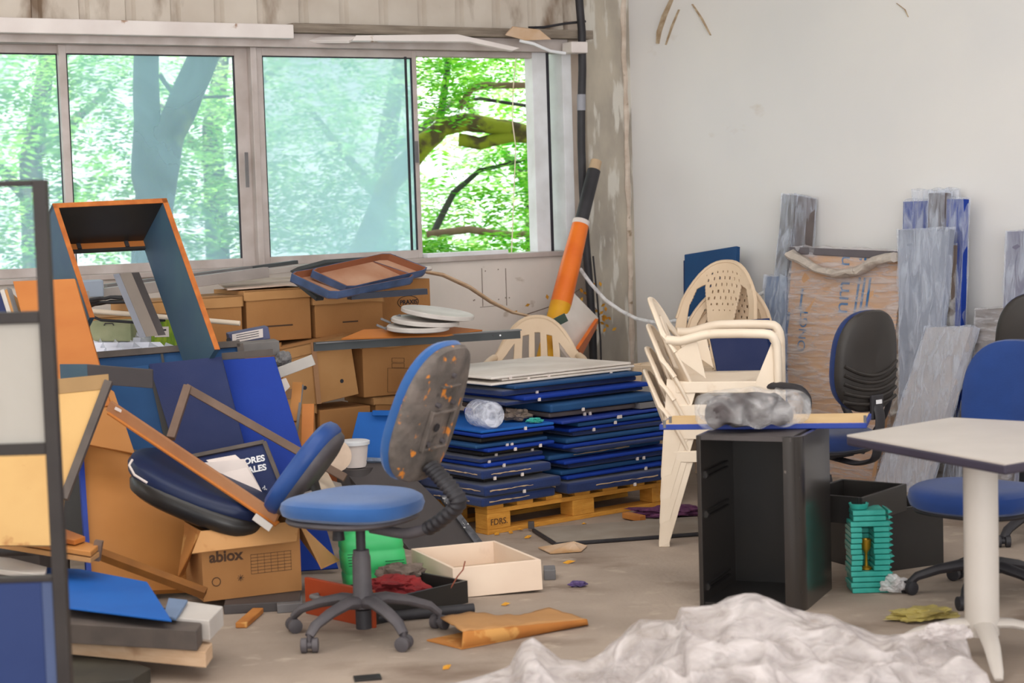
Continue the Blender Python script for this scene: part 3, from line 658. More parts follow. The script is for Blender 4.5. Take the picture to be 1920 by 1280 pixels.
# ================================================================ RIGHT SIDE
c = gz(683, 1192)
office_chair('blue swivel chair with torn grey back shell in the middle foreground', (c.x, c.y, 0), math.radians(60), .485, chair_blue, shell_worn, chair_grey, math.radians(160), (0, -.32, .855), .43, .54, .36, worn=True, seat=(.50, .50, .075), hub=.13)
office_chair('black-backed swivel chair with loop armrests behind the black cabinet', (1.41, 8.45, 0), math.radians(37), .46, navy, chair_black, black_rub, .3, (0, -.26, .84), .40, .45, .06, arms=True, ribs_=True, taper=.12)
office_chair('navy blue swivel chair facing left behind the grey table', (1.82, 7.22, 0), math.radians(134), .385, chair_navy, chair_black, black_rub, math.radians(170), (0, -.25, .735), .46, .50, .10, taper=.05, seat=(.52, .48, .09))
office_chair('black-backed swivel chair cut off by the right edge', (2.36, 8.35, 0), math.radians(-12), .46, navy, chair_black, black_rub, math.radians(150), (0, -.26, .90), .42, .46, .06, taper=.12)

# front stack of white plastic chairs, seen from the side
Yb = 8.33; xb = gz(1262, 1038).x
labs = ['bottom chair of the ivory plastic stack beside the black cabinet', 'second ivory plastic chair from the bottom of the front stack', 'third ivory plastic chair from the bottom of the front stack', 'topmost ivory plastic chair of the front stack, arms showing']
for i in range(4):
    plastic_chair(labs[i], (xb + .255 + .010 * i, Yb + .30), math.radians(-97 - i), 'slots', .78 if i < 3 else .80, 'stacked ivory plastic chairs', ivory, z=i * .105 + (.0 if i == 3 else 0), arms=i == 3)
# stack by the wall
labs = ['lowest plastic chair of the stack against the white wall', 'second lowest plastic chair of the stack by the wall', 'third plastic chair up of the stack by the wall', 'fourth plastic chair up of the stack by the wall', 'tall plastic chair with perforated back topmost against the white wall']
for i in range(5):
    tall = i == 4
    plastic_chair(labs[i], (1.15 - .012 * i - (.085 if tall else 0), 10.26 - .008 * i), math.radians(142 if tall else 152), 'dots', .97 if tall else .89, 'plastic chairs stacked by the white wall', ivory2, z=i * .06, arms=False)
plastic_chair('lone ivory plastic chair behind the stacked boards by the window wall', (at(1000, 640, 10.55).x, 10.35), math.radians(176), 'slots', .90, None, ivory2, z=0, scale=1.02)

# navy panels
def leaner(px, gap, floor_y=None):
    a = at(px[0][0], px[0][1], wr(*px[0]).y - gap); b = at(px[1][0], px[1][1], wr(*px[1]).y - gap); yy = px[2][1]; c_ = gz(px[2][0], yy)
    while (c_ - K).dot(NR) < (b - K).dot(NR) + .10: yy += 1; c_ = gz(px[2][0], yy)
    px = list(px[:3]) + [(px[3][0], px[3][1] + yy - px[2][1])]
    n = (b - a).cross(c_ - a).normalized(); d = pln(px[3][0], px[3][1], a, n)
    if n.y < 0: n = -n
    return [a, b, c_, d], n
for px, gap, m, lab in (([(1283, 477), (1381, 461), (1368, 872), (1287, 880)], .22, tealblue, 'upright dark blue panel behind the tall perforated plastic chair'), ([(1281, 488), (1376, 474), (1362, 874), (1283, 878)], .12, navy, 'second dark blue panel behind the perforated chair, nearest the wall')):
    pts, n = leaner(px, gap); tag(MB().prism(pts, n * .03).ob('partition_panel', m, bev=.003), lab, 'panel')
t0, p, n = panel('partition_panel', 'navy panel leaning in front of the wall stack of plastic chairs', 'panel', [(1327, 613), (1430, 598), (1500, 925), (1395, 935)], [9.75, 9.75, 9.45], .025, navy2)
panel('partition_panel', 'navy panel just behind the leaning front one, only its edge showing', 'panel', [(1339, 604), (1443, 596), (1512, 920), (1420, 930)], [9.82, 9.82, 9.52], .02, navy)
# wrapped goods along the wall
def wrapped(label, px, gap, th, core, filmm, name='wrapped_board', cat='panel', stripes=None, group=None, jit=.014):
    pts, n = leaner(px, gap)
    base = (pts[2] + pts[3]) / 2; base.z = min(p.z for p in pts)
    t = thing(name, label, cat, base, group)
    co = MB().prism(pts, n * th).ob('core', core, t, bev=.003)
    c_ = sum(pts, V((0, 0, 0))) / 4; q = [c_ + (p - c_) * 1.012 - n * .008 for p in pts]
    MB().prism(q, n * (th + .016)).ob('stretch_wrap', filmm, t, smooth=True, sdv=14, jit=jit, jf=14)
    return t, co, pts, n
wrapped('tall grey wrapped profile standing left of the wrapped cardboard bundle', [(1467, 364), (1491, 366), (1447, 880), (1417, 882)], .16, .05, grey_m, wrap_g)
wrapped('tall dark brown wrapped profile beside the grey one, left of the cardboard bundle', [(1490, 366), (1515, 370), (1475, 880), (1448, 880)], .13, .07, greybrown_core, wrap_g)
wrapped('short bluish wrapped profile at the left foot of the cardboard bundle', [(1434, 518), (1476, 518), (1464, 884), (1432, 886)], .34, .05, pm('steel_blue_core', C(96, 116, 150), None, 6, .5), wrap_g)
wrapped('white wrapped board peeping above the blue wrapped panels', [(1712, 358), (1794, 355), (1788, 890), (1708, 896)], .09, .02, white_paint, wrap_g)
wrapped('bright blue wrapped panel behind the grey wrapped boards, left of the dark post', [(1693, 378), (1745, 376), (1738, 898), (1688, 900)], .12, .03, royal, wrap_g)
wrapped('narrow bright blue wrapped panel standing right of the dark post', [(1772, 373), (1808, 373), (1793, 892), (1754, 894)], .18, .04, royal, wrap_g)
wrapped('grey-brown wrapped post between the two bright blue panels', [(1741, 362), (1772, 361), (1756, 898), (1726, 900)], .20, .05, greybrown_core, wrap_g)
wrapped('brown wrapped board behind the right edge of the cardboard bundle', [(1692, 470), (1722, 470), (1700, 905), (1662, 906)], .30, .05, pm('brown_core', C(128, 108, 92), None, 6, .6), wrap_loose)
wrapped('silver wrapped board right of the cardboard bundle', [(1684, 431), (1781, 429), (1738, 905), (1688, 908)], .34, .04, pm('silver_core', C(142, 148, 164), None, 4, .5), wrap_g)
wrapped('narrow brown wrapped strip right of the silver wrapped board', [(1769, 466), (1788, 459), (1768, 898), (1745, 900)], .24, .04, pm('umber_core', C(112, 96, 84), None, 6, .6), wrap_loose)
wrapped('slim wrapped board leaning right behind the big pale wrapped board', [(1832, 640), (1858, 645), (1795, 918), (1762, 920)], .25, .05, greybrown_core, wrap_g)
wrapped('crumpled wrapped board low behind the table column', [(1858, 650), (1885, 655), (1832, 915), (1796, 917)], .20, .05, grey_m, wrap_loose)
wrapped('large pale grey wrapped board leaning in front of the other wrapped goods', [(1737, 613), (1821, 612), (1727, 926), (1636, 918)], .40, .06, pm('pale_core', C(192, 186, 188), None, 3, .5), wrap_g, jit=.008)
t, co, pts, n = wrapped('squat wrapped bundle near the right edge behind the chair backs', [(1829, 580), (1905, 576), (1888, 912), (1822, 916)], .27, .10, pm('bundle_core', C(132, 122, 116), C(100, 92, 90), 6, .6), wrap_h, name='wrapped_bundle', cat='bundle')
wrapped('grey wrapped panel standing at the right edge of the wall', [(1888, 434), (1990, 430), (1965, 915), (1862, 918)], .20, .05, pm('lavender_core', C(120, 118, 140), None, 6, .6), wrap_g)
# the cardboard bundle
t, co, pts, n = wrapped('big cardboard sheet bundle wrapped in film with blue print, leaning on the wall', [(1487, 463), (1698, 472), (1640, 905), (1450, 893)], .30, .10, pm('bundle_cardboard', C(206, 166, 130), C(194, 150, 112), 3, .85), wrap_h, name='cardboard_bundle', cat='bundle', jit=.022)
xd = (pts[1] - pts[0]).normalized(); yd = (pts[0] - pts[3]).normalized()
def onp(x, y): return pln(x, y, pts[0] - n * .002, n)
text('n', .13, onp(1592, 500), yd, -xd, ink_blue, t, 'printed_lettering')
text('nm', .15, onp(1588, 590), yd, -xd, ink_blue, t, 'printed_lettering')
text('ONGT', .085, onp(1508, 660), yd, -xd, ink_blue, t, 'printed_lettering')
mb = MB()
for (x0, y0, x1, y1) in ((1612, 520, 1600, 600), (1622, 520, 1610, 600), (1632, 520, 1621, 600), (1615, 478, 1613, 488), (1624, 478, 1622, 488), (1505, 540, 1500, 580), (1480, 585, 1474, 625)):
    mb.bar(onp(x0, y0), onp(x1, y1), .015, .002, n)
mb.ob('printed_bars', ink_blue, t)
mb = MB(); q = [onp(1492, 478), onp(1515, 490), onp(1545, 506), onp(1580, 516), onp(1625, 508), onp(1655, 490), onp(1690, 484)]
q = [p - n * .05 for p in q]; mb.tube(q, [.05, .045, .04, .042, .04, .04, .045], 10, flat=.6); mb.ob('rolled_film', film('tan_rolled_film', .8, (.62, .54, .47, 1), .3, (1, 1, 1), 14, 1.0, .15), t, smooth=True, sdv=1, jit=.012, jf=20)
mb = MB(); a, b, c_, d = [p - n * .012 for p in pts]; mb.prism([a + xd * -.02, b + xd * .03, lerp(b, c_, .035) + xd * .03, lerp(a, d, .03) - xd * .02], n * .13); mb.ob('top_cap', pm('grey_cap_strip', C(96, 88, 92), None, 5, .5), t, bev=.004)

# black pedestal cabinet
F0 = gz(1312, 1137); F1 = gz(1507, 1149); dx = (F1 - F0); Wd = dx.length; dx.normalize(); dy = Z.cross(dx); HC = .672; D = .45
t = thing('pedestal_cabinet', 'black drawer cabinet without drawers, open front and rounded right side', 'cabinet', F0 + dx * Wd / 2 + dy * D / 2)
th = .018
MB().par(F0, dx * th, dy * D, Z * HC).ob('side_panel', black_gloss, t, bev=.003)
mb = MB(); R = .07; pr = []
for i in range(9):
    a = -pi / 2 + (pi / 2) * i / 8; pr.append(F1 - dx * R + dy * R + dx * cos(a) * R + dy * sin(a) * R)
outer = [F1 - dx * (R + .0)] + pr[1:] + [F1 + dy * D]
inner = [F1 + dy * D - dx * th] + [F1 - dx * R + dy * R + (dx * cos(-pi / 2 + pi / 2 * i / 8) + dy * sin(-pi / 2 + pi / 2 * i / 8)) * (R - th) for i in range(8, 0, -1)] + [F1 - dx * R + dy * th]
mb.prism(outer + inner, Z * HC); mb.ob('curved_side_panel', black_gloss, t, smooth=True, ang=35)
MB().par(F0 + dx * th + dy * (D - th), dx * (Wd - 2 * th), dy * th, Z * HC).ob('back_panel', blackm, t)
MB().par(F0 + dx * th + dy * .01, dx * (Wd - 2 * th - .02), dy * (D - .03), Z * th).ob('bottom_panel', blackm, t)
MB().par(F0 + dx * th + dy * .005 + Z * (HC - th), dx * (Wd - 2 * th - .02), dy * (D - .03), Z * th).ob('top_panel', dkgrey, t)
for sd_ in (0, 1):
    for z in (.50, .345, .06):
        p = F0 + dx * (th if not sd_ else Wd - th - .012) + dy * .03 + Z * z; mb = MB()
        mb.par(p, dx * .012, dy * .30, Z * .006); mb.par(p + Z * .022, dx * .012, dy * .30, Z * .006); mb.tube([p + dx * .006 + Z * .013 - dy * .004, p + dx * .006 + Z * .013 + dy * .012], .012, 10)
        mb.ob('drawer_rail', grey_brn if 0 else blackm, t, label='drawer runner')
# board on top
bt = thing('upturned_board', 'thin tan board with bright blue rim lying on the black cabinet', 'board', (1.1, 7.3, HC))
zb = HC + .001
q = [gz(1236, 806, zb), gz(1625, 803, zb), gz(1634, 785, zb), gz(1258, 790, zb)]
MB().prism(q, Z * .022).ob('rim', edgeblue, bt, bev=.003)
c_ = sum(q, V((0, 0, 0))) / 4; MB().prism([c_ + (p - c_) * .975 + Z * .0205 for p in q], Z * .004).ob('panel_face', cream_wood, bt)
for (x, y) in ((1246, 802), (1257, 795), (1622, 793)): p = gz(x, y, zb + .02); MB().tube([p, p + Z * .03], .006, 8).ob('bolt', grey_m, bt, smooth=True)
# film covered lump
p = gz(1405, 796, zb + .025); t = thing('wrapped_parcel', 'dark lumpy parcel in clear film on the board over the cabinet', 'parcel', p)
T = Matrix.Translation(p + Z * .05 + V((0, .02, 0))) @ Matrix.Rotation(.1, 4, 'Z')
pk = wear(pm('dark_fleece', C(58, 52, 54), C(92, 84, 84), 14, .8), C(150, 140, 138), 12, .6, .68)
MB().pad(.34, .17, .10, T, 3.2, n=48).ob('dark_filling', pk, t, smooth=True, sdv=1, jit=.025, jf=14)
T2 = Matrix.Translation(p + Z * .058 + V((.01, .02, 0)))
MB().pad(.46, .20, .112, T2, 2.3, n=48).ob('plastic_bag', film('thin_bag_film', .20, (.80, .79, .80, 1), .12, (1, 1, 1), 10, 1.0, .16), t, smooth=True, sdv=2, jit=.035, jf=13)

# grey table
tc_ = gz(1842, 1229); t = thing('pedestal_table', 'light grey table with dark edge on a round white column at right', 'table', (tc_.x, tc_.y, 0))
zt_ = .735; q = [gz(1588, 818, zt_), gz(1884, 872, zt_), gz(2010, 850, zt_), gz(2060, 800, zt_), gz(1784, 785, zt_)]
MB().prism(q, Z * .006 + Z * .0).ob('table_top', pm('table_laminate', C(196, 188, 180), C(188, 180, 172), 4, .35), t)
c_ = sum(q, V((0, 0, 0))) / 5; MB().prism([c_ + (p - c_) * 1.006 - Z * .032 for p in q], Z * .034).ob('edge_band', pm('dark_edge_band', C(56, 50, 66), None, 4, .45), t, bev=.008)
colm = pm('column_grey', C(198, 190, 182), C(190, 182, 174), 3, .4)
MB().lathe([(.058, .075), (.058, zt_ - .04)], 28, Matrix.Translation((tc_.x, tc_.y, 0))).ob('column', colm, t, smooth=True)
for a in (-96, -6, 84, 174):
    a = math.radians(a); d = V((cos(a), sin(a), 0)); c2 = V((tc_.x, tc_.y, 0)); mb = MB()
    mb.tube([c2 + d * .0 + Z * .115, c2 + d * .1 + Z * .112, c2 + d * .22 + Z * .085, c2 + d * .33 + Z * .03, c2 + d * .36 + Z * .012], [.038, .034, .028, .02, .014], 12, flat=.5)
    mb.ob('foot', colm, t, smooth=True)
# black drawers behind cabinet
u = V((.61, .79, 0)).normalized(); v_ = V((-.79, .61, 0)); p = gz(1617, 940, .36); p.z = 0
def drawer(label, p, u, v, a, b, z0, z1, mat, name='drawer', m2=None, th=.014, front=None, cat='drawer'):
    c_ = p + u * a / 2 + v * b / 2; t = thing(name, label, cat, (c_.x, c_.y, z0)); m2 = m2 or mat; H_ = z1 - z0; q = V((p.x, p.y, z0))
    MB().par(q, u * a, v * th, Z * H_).ob('front_panel', mat, t, bev=.002); MB().par(q + v * (b - th), u * a, v * th, Z * H_).ob('back_panel', mat, t, bev=.002)
    MB().par(q + v * th, u * th, v * (b - 2 * th), Z * H_).ob('side_panel', m2, t, bev=.002); MB().par(q + v * th + u * (a - th), u * th, v * (b - 2 * th), Z * H_).ob('side_panel', m2, t, bev=.002)
    MB().par(q + v * th + u * th, u * (a - 2 * th), v * (b - 2 * th), Z * th).ob('bottom_panel', m2, t)
    return t
p2 = gz(1640, 1075); 
drawer('lower black drawer box standing behind the teal trays', p2, V((.9, .43, 0)).normalized(), V((-.43, .9, 0)).normalized(), .36, .36, 0, .262, blackm)
drawer('upper black open drawer resting on another behind the black cabinet', p + Z * 0, u, v_, .40, .30, .264, .375, blackm)
pp = gz(1598, 925, .285); tag(MB().box(pp + Z * .003, (.03, .02, .004)).ob('yellow_scrap', leaf_dry), 'tiny yellow scrap inside the upper black drawer', 'scrap')
# teal tray pile with goblet
c_ = V((1.395, 7.37, 0)); NT = 15
for i in range(NT):
    z = i * .0222; mb = MB(); w_ = .075; g = random.Random(i); k = g.uniform(-.004, .004)
    nich = 4 <= i <= 11
    if nich:
        mb.box(c_ + V((-.055 + k, 0, z + .011)), (.045, .13, .0195)); mb.box(c_ + V((.045 + k, 0, z + .011)), (.062, .13, .0195)); mb.box(c_ + V((-.01, .055, z + .011)), (.05, .02, .0195))
    else: mb.box(c_ + V((k, 0, z + .011)), (.155 if i < 13 else .13, .13, .0195))
    mb.prism([c_ + V((.075 + k, -.06, z + .004)), c_ + V((.092 + k + g.uniform(-.004, .005), -.06, z + .012)), c_ + V((.075 + k, -.06, z + .021))], V((0, .12, 0)))
    tag(mb.ob('plastic_tray', teal_p, bev=.003), ['lowest teal tray of the pile on the floor beside the black cabinet', 'teal tray on top of the teal pile'][0] if i == 0 else ('topmost teal tray of the pile beside the black cabinet' if i == NT - 1 else 'teal plastic tray number %s from the bottom of the teal pile' % ['', 'two', 'three', 'four', 'five', 'six', 'seven', 'eight', 'nine', 'ten', 'eleven', 'twelve', 'thirteen', 'fourteen'][i]), 'tray', 'teal trays piled by the cabinet')
tag(MB().lathe([(.035, 0), (.04, .02), (.038, .021), (.03, .008)], 20, Matrix.Translation(c_ + V((-.035, -.01, NT * .0222 + .001)))).ob('dish', teal_p, smooth=True), 'small round teal dish on top of the teal trays', 'dish')
tag(MB().lathe([(.022, 0), (.022, .006), (.007, .014), (.005, .06), (.008, .07), (.018, .085), (.021, .12), (.017, .12), (.006, .08)], 16, Matrix.Translation(c_ + V((-.01, -.02, .0895)))).ob('goblet', gold_m, smooth=True), 'small gold goblet standing inside the teal tray pile', 'goblet')
def crumple(name, label, cat, c_, r, mat, rz=(1, 1, .5), seed=0, jf=14, jit=.5, par=None):
    mb = MB(); bm = bmesh.new(); bmesh.ops.create_icosphere(bm, subdivisions=4, radius=1)
    vv = []
    for v in bm.verts:
        q = v.co.copy(); k = 1 + jit * (noise.noise(q * 1.7 + V((seed, 0, 0))) + .6 * (1 - abs(noise.noise(q * 4 + V((0, seed, 0)))) * 2) * .5 + .3 * noise.noise(q * 9 + V((seed, seed, 0)))) - .25 * jit
        p_ = V((q.x * rz[0], q.y * rz[1], max(q.z, -.75) * rz[2])) * r * k; vv.append(c_ + p_)
    lo = min(p_.z for p_ in vv); vv = [p_ - Z * (lo - c_.z) for p_ in vv]
    mb.add(vv, [tuple(w_.index for w_ in f.verts) for f in bm.faces]); bm.free()
    o = mb.ob(name, mat, par, smooth=True, ang=30)
    return tag(o, label, cat) if not par else o
crumple('plastic_scrap', 'crumpled clear plastic scrap on the floor right of the teal trays', 'plastic', gz(1676, 1112), .05, wrap_m, (1, .8, .7), 4)
crumple('plastic_scrap', 'small teal plastic shard beside the crumpled clear scrap', 'plastic', gz(1662, 1098), .03, teal_p, (1, .8, .8), 8)
crumple('yellow_bag', 'flat yellowish bag under the casters of the navy chair', 'bag', gz(1728, 1162), .10, pm('yellow_bag_plastic', C(176, 160, 90), C(150, 134, 76), 14, .4), (1.3, .6, .25), 6)

# ================================================================ PALLET AND BOARDS
UU = V((.79, .61, 0)).normalized(); VV = V((-UU.y, UU.x, 0)); C0 = gz(905, 1000); C0 = gz(915, 1003)
t = thing('pallet', 'yellowish timber pallet under the stacks of blue boards', 'pallet', C0 + UU * .6 + VV * .4)
def pb(a, b, z, la, lb, lz): return MB().par(C0 + UU * a + VV * b + Z * z, UU * la, VV * lb, Z * lz)
for i, b in enumerate((0, .35, .70)):
    for a in (0, .53, 1.06): 
        blk = pb(a, b, .022, .14, .10, .078).ob('block', pallet_m, t, bev=.004)
    pb(0, b, 0, 1.2, .10, .022).ob('bottom_board', pallet_m, t, bev=.002)
    pb(0, b, .10, 1.2, .10, .022).ob('stringer', pallet_m, t, bev=.002)
for i in range(7): pb(.0 + i * .182, 0, .122, .10, .80, .02).ob('deck_board', pallet_m, t, bev=.003)
text('FDRS.', .042, C0 + UU * .015 - VV * .003 + Z * .045, UU, Z, ink, t, 'stencil_lettering')
random.seed(4)
def bstack(z0, items, a0, b0, side):
    z = z0
    for k, (th, da, db, la, lb, rot, m, tan) in enumerate(items):
        q = C0 + UU * (a0 + da) + VV * (b0 + db) + Z * z; R = Matrix.Rotation(rot, 3, 'Z'); u = R @ UU; v = R @ VV
        ords = ['lowest', 'second lowest', 'third', 'fourth', 'fifth', 'sixth', 'seventh', 'eighth', 'ninth', 'tenth', 'eleventh', 'twelfth', 'thirteenth', 'fourteenth', 'fifteenth', 'sixteenth']
        nm = {id(boardw): 'white', id(royal): 'bright blue', id(tealblue): 'teal-blue', id(navy): 'dark blue'}.get(id(m), 'blue')
        top = k == len(items) - 1
        lab = ('topmost %s board of the %s stack on the pallet' % (nm, side)) if top else ('%s board, %s%s in the %s stack on the pallet' % (nm, ords[k], ' from the bottom' if k > 1 else '', side))
        th_o = th * .82
        mb = MB().par(q, u * la, v * lb, Z * th_o); o = tag(mb.ob('board', m, bev=min(.01, th * .3)), lab, 'board', 'boards stacked on the pallet')
        if tan:
            for a_, d_, L__ in ((q - v * .001, u, la), (q - u * .001, v, .42)):
                m_ = 14; s0 = random.uniform(.02, L__ * .25); s1_ = random.uniform(L__ * .6, L__ * .95)
                MB().tube([a_ + d_ * lerp(V((s0, 0, 0)), V((s1_, 0, 0)), j / m_).x + Z * th * (.42 + .03 * random.uniform(-1, 1)) for j in range(m_ + 1)], [.0045 * random.uniform(.25, 1) for j in range(m_ + 1)], 6).ob('torn_edge', tan_m, o)
        if random.random() < .55:
            for _ in range(random.choice((1, 2))):
                s0 = random.uniform(.02, la - .05); MB().par(q + u * s0 - v * .004 - Z * .008, u * .014, v * .008, Z * .016).ob('clip', paper_m, o)
        z += th
    return z
ed = edgeblue
zt1 = bstack(.143, [(.05, -.03, -.05, .46, .8, .03, navy, True), (.06, -.02, -.06, .47, .8, .0, navy, True), (.02, .02, .0, .38, .78, .05, blackm, False), (.05, -.02, -.04, .42, .8, -.02, navy, True), (.022, .02, -.01, .38, .78, .02, royal, False), (.022, .01, .01, .40, .78, .04, navy, False), (.03, .05, .05, .36, .7, 0, blackm, False), (.02, .03, -.03, .42, .8, .03, royal, False), (.022, -.02, .0, .44, .8, .0, tealblue, False), (.03, .02, .02, .40, .76, .02, blackm, False), (.022, .0, -.02, .44, .8, -.03, royal, False), (.016, .0, -.02, .44, .8, -.02, azure, False)], -.02, .02, 'left')
zt2_ = bstack(.143, [(.065, .0, -.05, .76, .8, -.02, navy, True), (.022, .02, -.02, .72, .78, .0, royal, False), (.03, -.0, .0, .74, .78, .03, tealblue, False), (.026, .05, .0, .70, .78, .0, navy, False), (.022, .0, -.03, .75, .78, .02, royal, False), (.03, -.06, .02, .78, .78, .05, tealblue, True), (.022, .08, -.02, .66, .78, .0, navy, False), (.024, .02, .0, .72, .78, .0, royal, False), (.03, .04, .0, .70, .78, .02, tealblue, False), (.024, .10, .02, .66, .78, -.02, navy, False), (.022, .06, .0, .70, .78, .03, royal, False), (.026, .12, .0, .64, .78, .0, tealblue, False), (.02, .0, -.02, .76, .78, .05, edgeblue, False)], .47, .01, 'right')
zt3 = bstack(max(zt1, zt2_) + .004, [(.030, .34, .06, .66, .78, -.04, greybrown_core, False), (.050, .32, .02, .70, .80, -.02, tealblue, False), (.020, .10, .10, .90, .72, .0, navy, False), (.026, .18, .05, .84, .74, .02, royal, False), (.030, .10, .12, .90, .70, .03, navy, False), (.022, .16, .10, .84, .74, .0, tealblue, False), (.014, .06, .16, .94, .70, .03, boardw, False), (.014, .16, .20, .86, .66, -.02, boardw, False), (.014, .08, .18, .94, .70, .03, boardw, False)], .13, .03, 'upper')
# things on the stacks
p = C0 + UU * .08 + VV * .12 + Z * (zt1 + .062)
tb = thing('plastic_bottle', 'clear plastic bottle lying on the left stack of blue boards', 'bottle', p - Z * .062)
ax = V((.45, -.85, 0)).normalized()
MB().tube([p + ax * -.14, p + ax * -.11, p + ax * -.06, p + ax * .10, p + ax * .12], [.025, .04, .066, .067, .056], 20).ob('body', bottle_m, tb, smooth=True)
MB().tube([p + ax * -.165, p + ax * -.14], .018, 14).ob('cap', royal, tb, smooth=True)
crumple('rag', 'small heap of crumpled brown fabric and foil beside the bottle', 'rag', C0 + UU * .30 + VV * .14 + Z * (zt1), .055, rag_grey, (1.2, .8, .6), 2)
crumple('scrap_pile', 'little scrap of teal and white plastic in front of the crumpled rag', 'scrap', C0 + UU * .33 + VV * .03 + Z * (zt1), .03, teal_p, (1.4, .8, .4), 12)
p = C0 + UU * 1.02 + VV * .03 + Z * (zt2_ + .002)
tb = thing('book', 'grey-covered book with white spine end lying on the right board stack', 'book', p)
MB().par(p, UU * .16, VV * .10, Z * .03).ob('cover', grey_m, tb, bev=.002)
q = p + UU * .161 - VV * .001 - Z * 0; MB().par(q, UU * .07, VV * .10, Z * .03).ob('spine_label', paper_m, tb)
text('30', .026, q - VV * .0015 + UU * .03 + Z * .004, UU, Z, ink_black, tb, 'printed_lettering')

# ================================================================ FLOOR OBJECTS, MIDDLE
q = [gz(997, 990, .02), gz(1040, 1017, .02), gz(1330, 996, .02), gz(1310, 968, .02)]
t = thing('floor_board', 'long grey board with black edge lying on the floor in front of the pallet', 'board', (q[0] + q[2]) / 2 - Z * .02)
MB().prism([p - Z * .018 for p in q], Z * .016).ob('edge_band', black_rub, t, bev=.004)
c_ = sum(q, V((0, 0, 0))) / 4; MB().prism([c_ + (p - c_) * .975 - Z * .001 for p in q], Z * .003).ob('panel_face', pm('dusty_board', C(150, 140, 128), C(136, 124, 112), 5, .8), t)
MB().box(gz(996, 984, .03), (.03, .03, .035)).ob('bracket', dkgrey, t, bev=.003)
q = [gz(1009, 1027, .004), gz(1032, 1038, .004), gz(1090, 1034, .004), gz(1101, 1024, .004), gz(1076, 1016, .03)]
tag(MB().prism(q, Z * .004).ob('cardboard_scrap', card_dusty), 'flat pinkish cardboard scrap with a raised corner in front of the grey floor board', 'scrap')
crumple('net_bag', 'purple netting bunched behind the legs of the plastic chairs', 'net', gz(1245, 968), .09, purple_m, (2.2, .8, .3), 3)
tag(MB().bar(gz(1172, 965, .02), gz(1205, 972, .02), .04, .03).ob('wood_offcut', card_brn, bev=.004), 'short wood offcut lying beside the purple netting', 'wood')
# cream drawer, tipped slightly
P0, P1, P2 = gz(852, 1122, .0), gz(1018, 1105, .012), gz(774, 1082, .0)
u = P1 - P0; a_ = u.length; u.normalize(); v_ = Z.cross(u); v_.normalize(); uz = u.cross(v_)
Hh = .125; t = thing('wooden_drawer', 'cream coloured open drawer box on the floor behind the swivel chair', 'drawer', P0 + u * .25 + v_ * .2)
b_ = .40; v_ = ((P2 - P0) * 1.0); b_ = v_.length; v_.normalize(); th = .014; up = u.cross(v_).normalized()
sh_ = V((0, 0, 0))
MB().par(P0, u * a_, v_ * th, up * Hh).ob('front_panel', cream_m, t, bev=.002); MB().par(P0 + v_ * (b_ - th), u * a_, v_ * th, up * Hh).ob('back_panel', cream_m, t, bev=.002)
MB().par(P0 + v_ * th, u * th, v_ * (b_ - 2 * th), up * Hh).ob('side_panel', cream_m, t, bev=.002); MB().par(P0 + v_ * th + u * (a_ - th), u * th, v_ * (b_ - 2 * th), up * Hh).ob('side_panel', cream_m, t, bev=.002)
MB().par(P0 + v_ * th + u * th + up * .02, u * (a_ - 2 * th), v_ * (b_ - 2 * th), up * .012).ob('bottom_panel', pm('dusty_drawer_bottom', C(200, 176, 152), C(180, 156, 134), 4, .8), t)
tag(MB().par(gz(1020, 1088) , V((.05, 0, 0)), V((0, .1, 0)), Z * .045).ob('foam_block', grey_m, bev=.004), 'small grey block peeking out behind the cream drawer', 'block')
tag(MB().tube([at(843, 1106, 7.3), at(858, 1080, 7.3), at(868, 1068, 7.33), at(872, 1052, 7.36)], .003, 6).ob('wire', pm('red_brown_wire', C(140, 76, 56), None, 6, .5), smooth=True), 'stiff reddish wire sticking up in front of the cream drawer', 'wire')
# dark drawer with mahogany front and rags
A0, A1 = gz(573, 1146), gz(672, 1170, .0)
A0 = gz(573, 1150); A1 = gz(700, 1178); u = (A1 - A0); fl = u.length; u.normalize(); v_ = V((-u.y, u.x, 0)); hz = .145
A2 = gz(858, 1140)
t = thing('filled_drawer', 'black drawer with mahogany front lying on the floor, full of rags', 'drawer', (A0 + A2) / 2)
MB().par(A0, u * fl, v_ * .018, Z * hz).ob('front_panel', red_m, t, bev=.003, label='mahogany red drawer front')
w0 = A0 + u * .05 + v_ * .018; L_ = .50
mb = MB(); mb.par(w0, u * .012, v_ * L_, Z * .09); mb.ob('side_panel', blackm, t)
MB().par(w0 + u * (fl - .1), u * .012, v_ * L_, Z * .09).ob('side_panel', blackm, t)
MB().par(w0 + v_ * L_, u * (fl - .088), v_ * .012, Z * .09).ob('back_panel', blackm, t)
MB().par(w0 + u * .012, u * (fl - .112), v_ * L_, Z * .012).ob('bottom_panel', blackm, t)
hp = A0 + u * .13 - v_ * .002 + Z * .085
q = [hp - u * .045, hp - u * .045 - v_ * .03, hp - v_ * .036, hp + u * .045 - v_ * .03, hp + u * .045]
MB().tube(q, .011, 10).ob('handle', grey_m, t, smooth=True)
tag(MB().tube([gz(700, 1158, .022), gz(888, 1140, .022)], .02, 14).ob('tube', black_rub, smooth=True), 'thick black tube lying on the floor beside the rag-filled drawer', 'tube')
cr = w0 + u * (fl * .42) + v_ * .25
crumple('rag', 'dark red rag bunched in the open drawer', 'rag', at(745, 1122, 7.42), .085, rag_red, (1.3, 1, .55), 7)
crumple('rag', 'grey-brown crumpled cloth sticking up out of the open drawer', 'rag', at(752, 1112, 7.56), .085, rag_grey, (1.25, .7, .8), 17, jit=.4)
tag(MB().pad(.07, .05, .02, Matrix.Translation(at(806, 1112, 7.6)), 2).ob('ceramic_piece', white_paint, smooth=True), 'small white oval piece lying in the rag-filled drawer', 'ceramic')
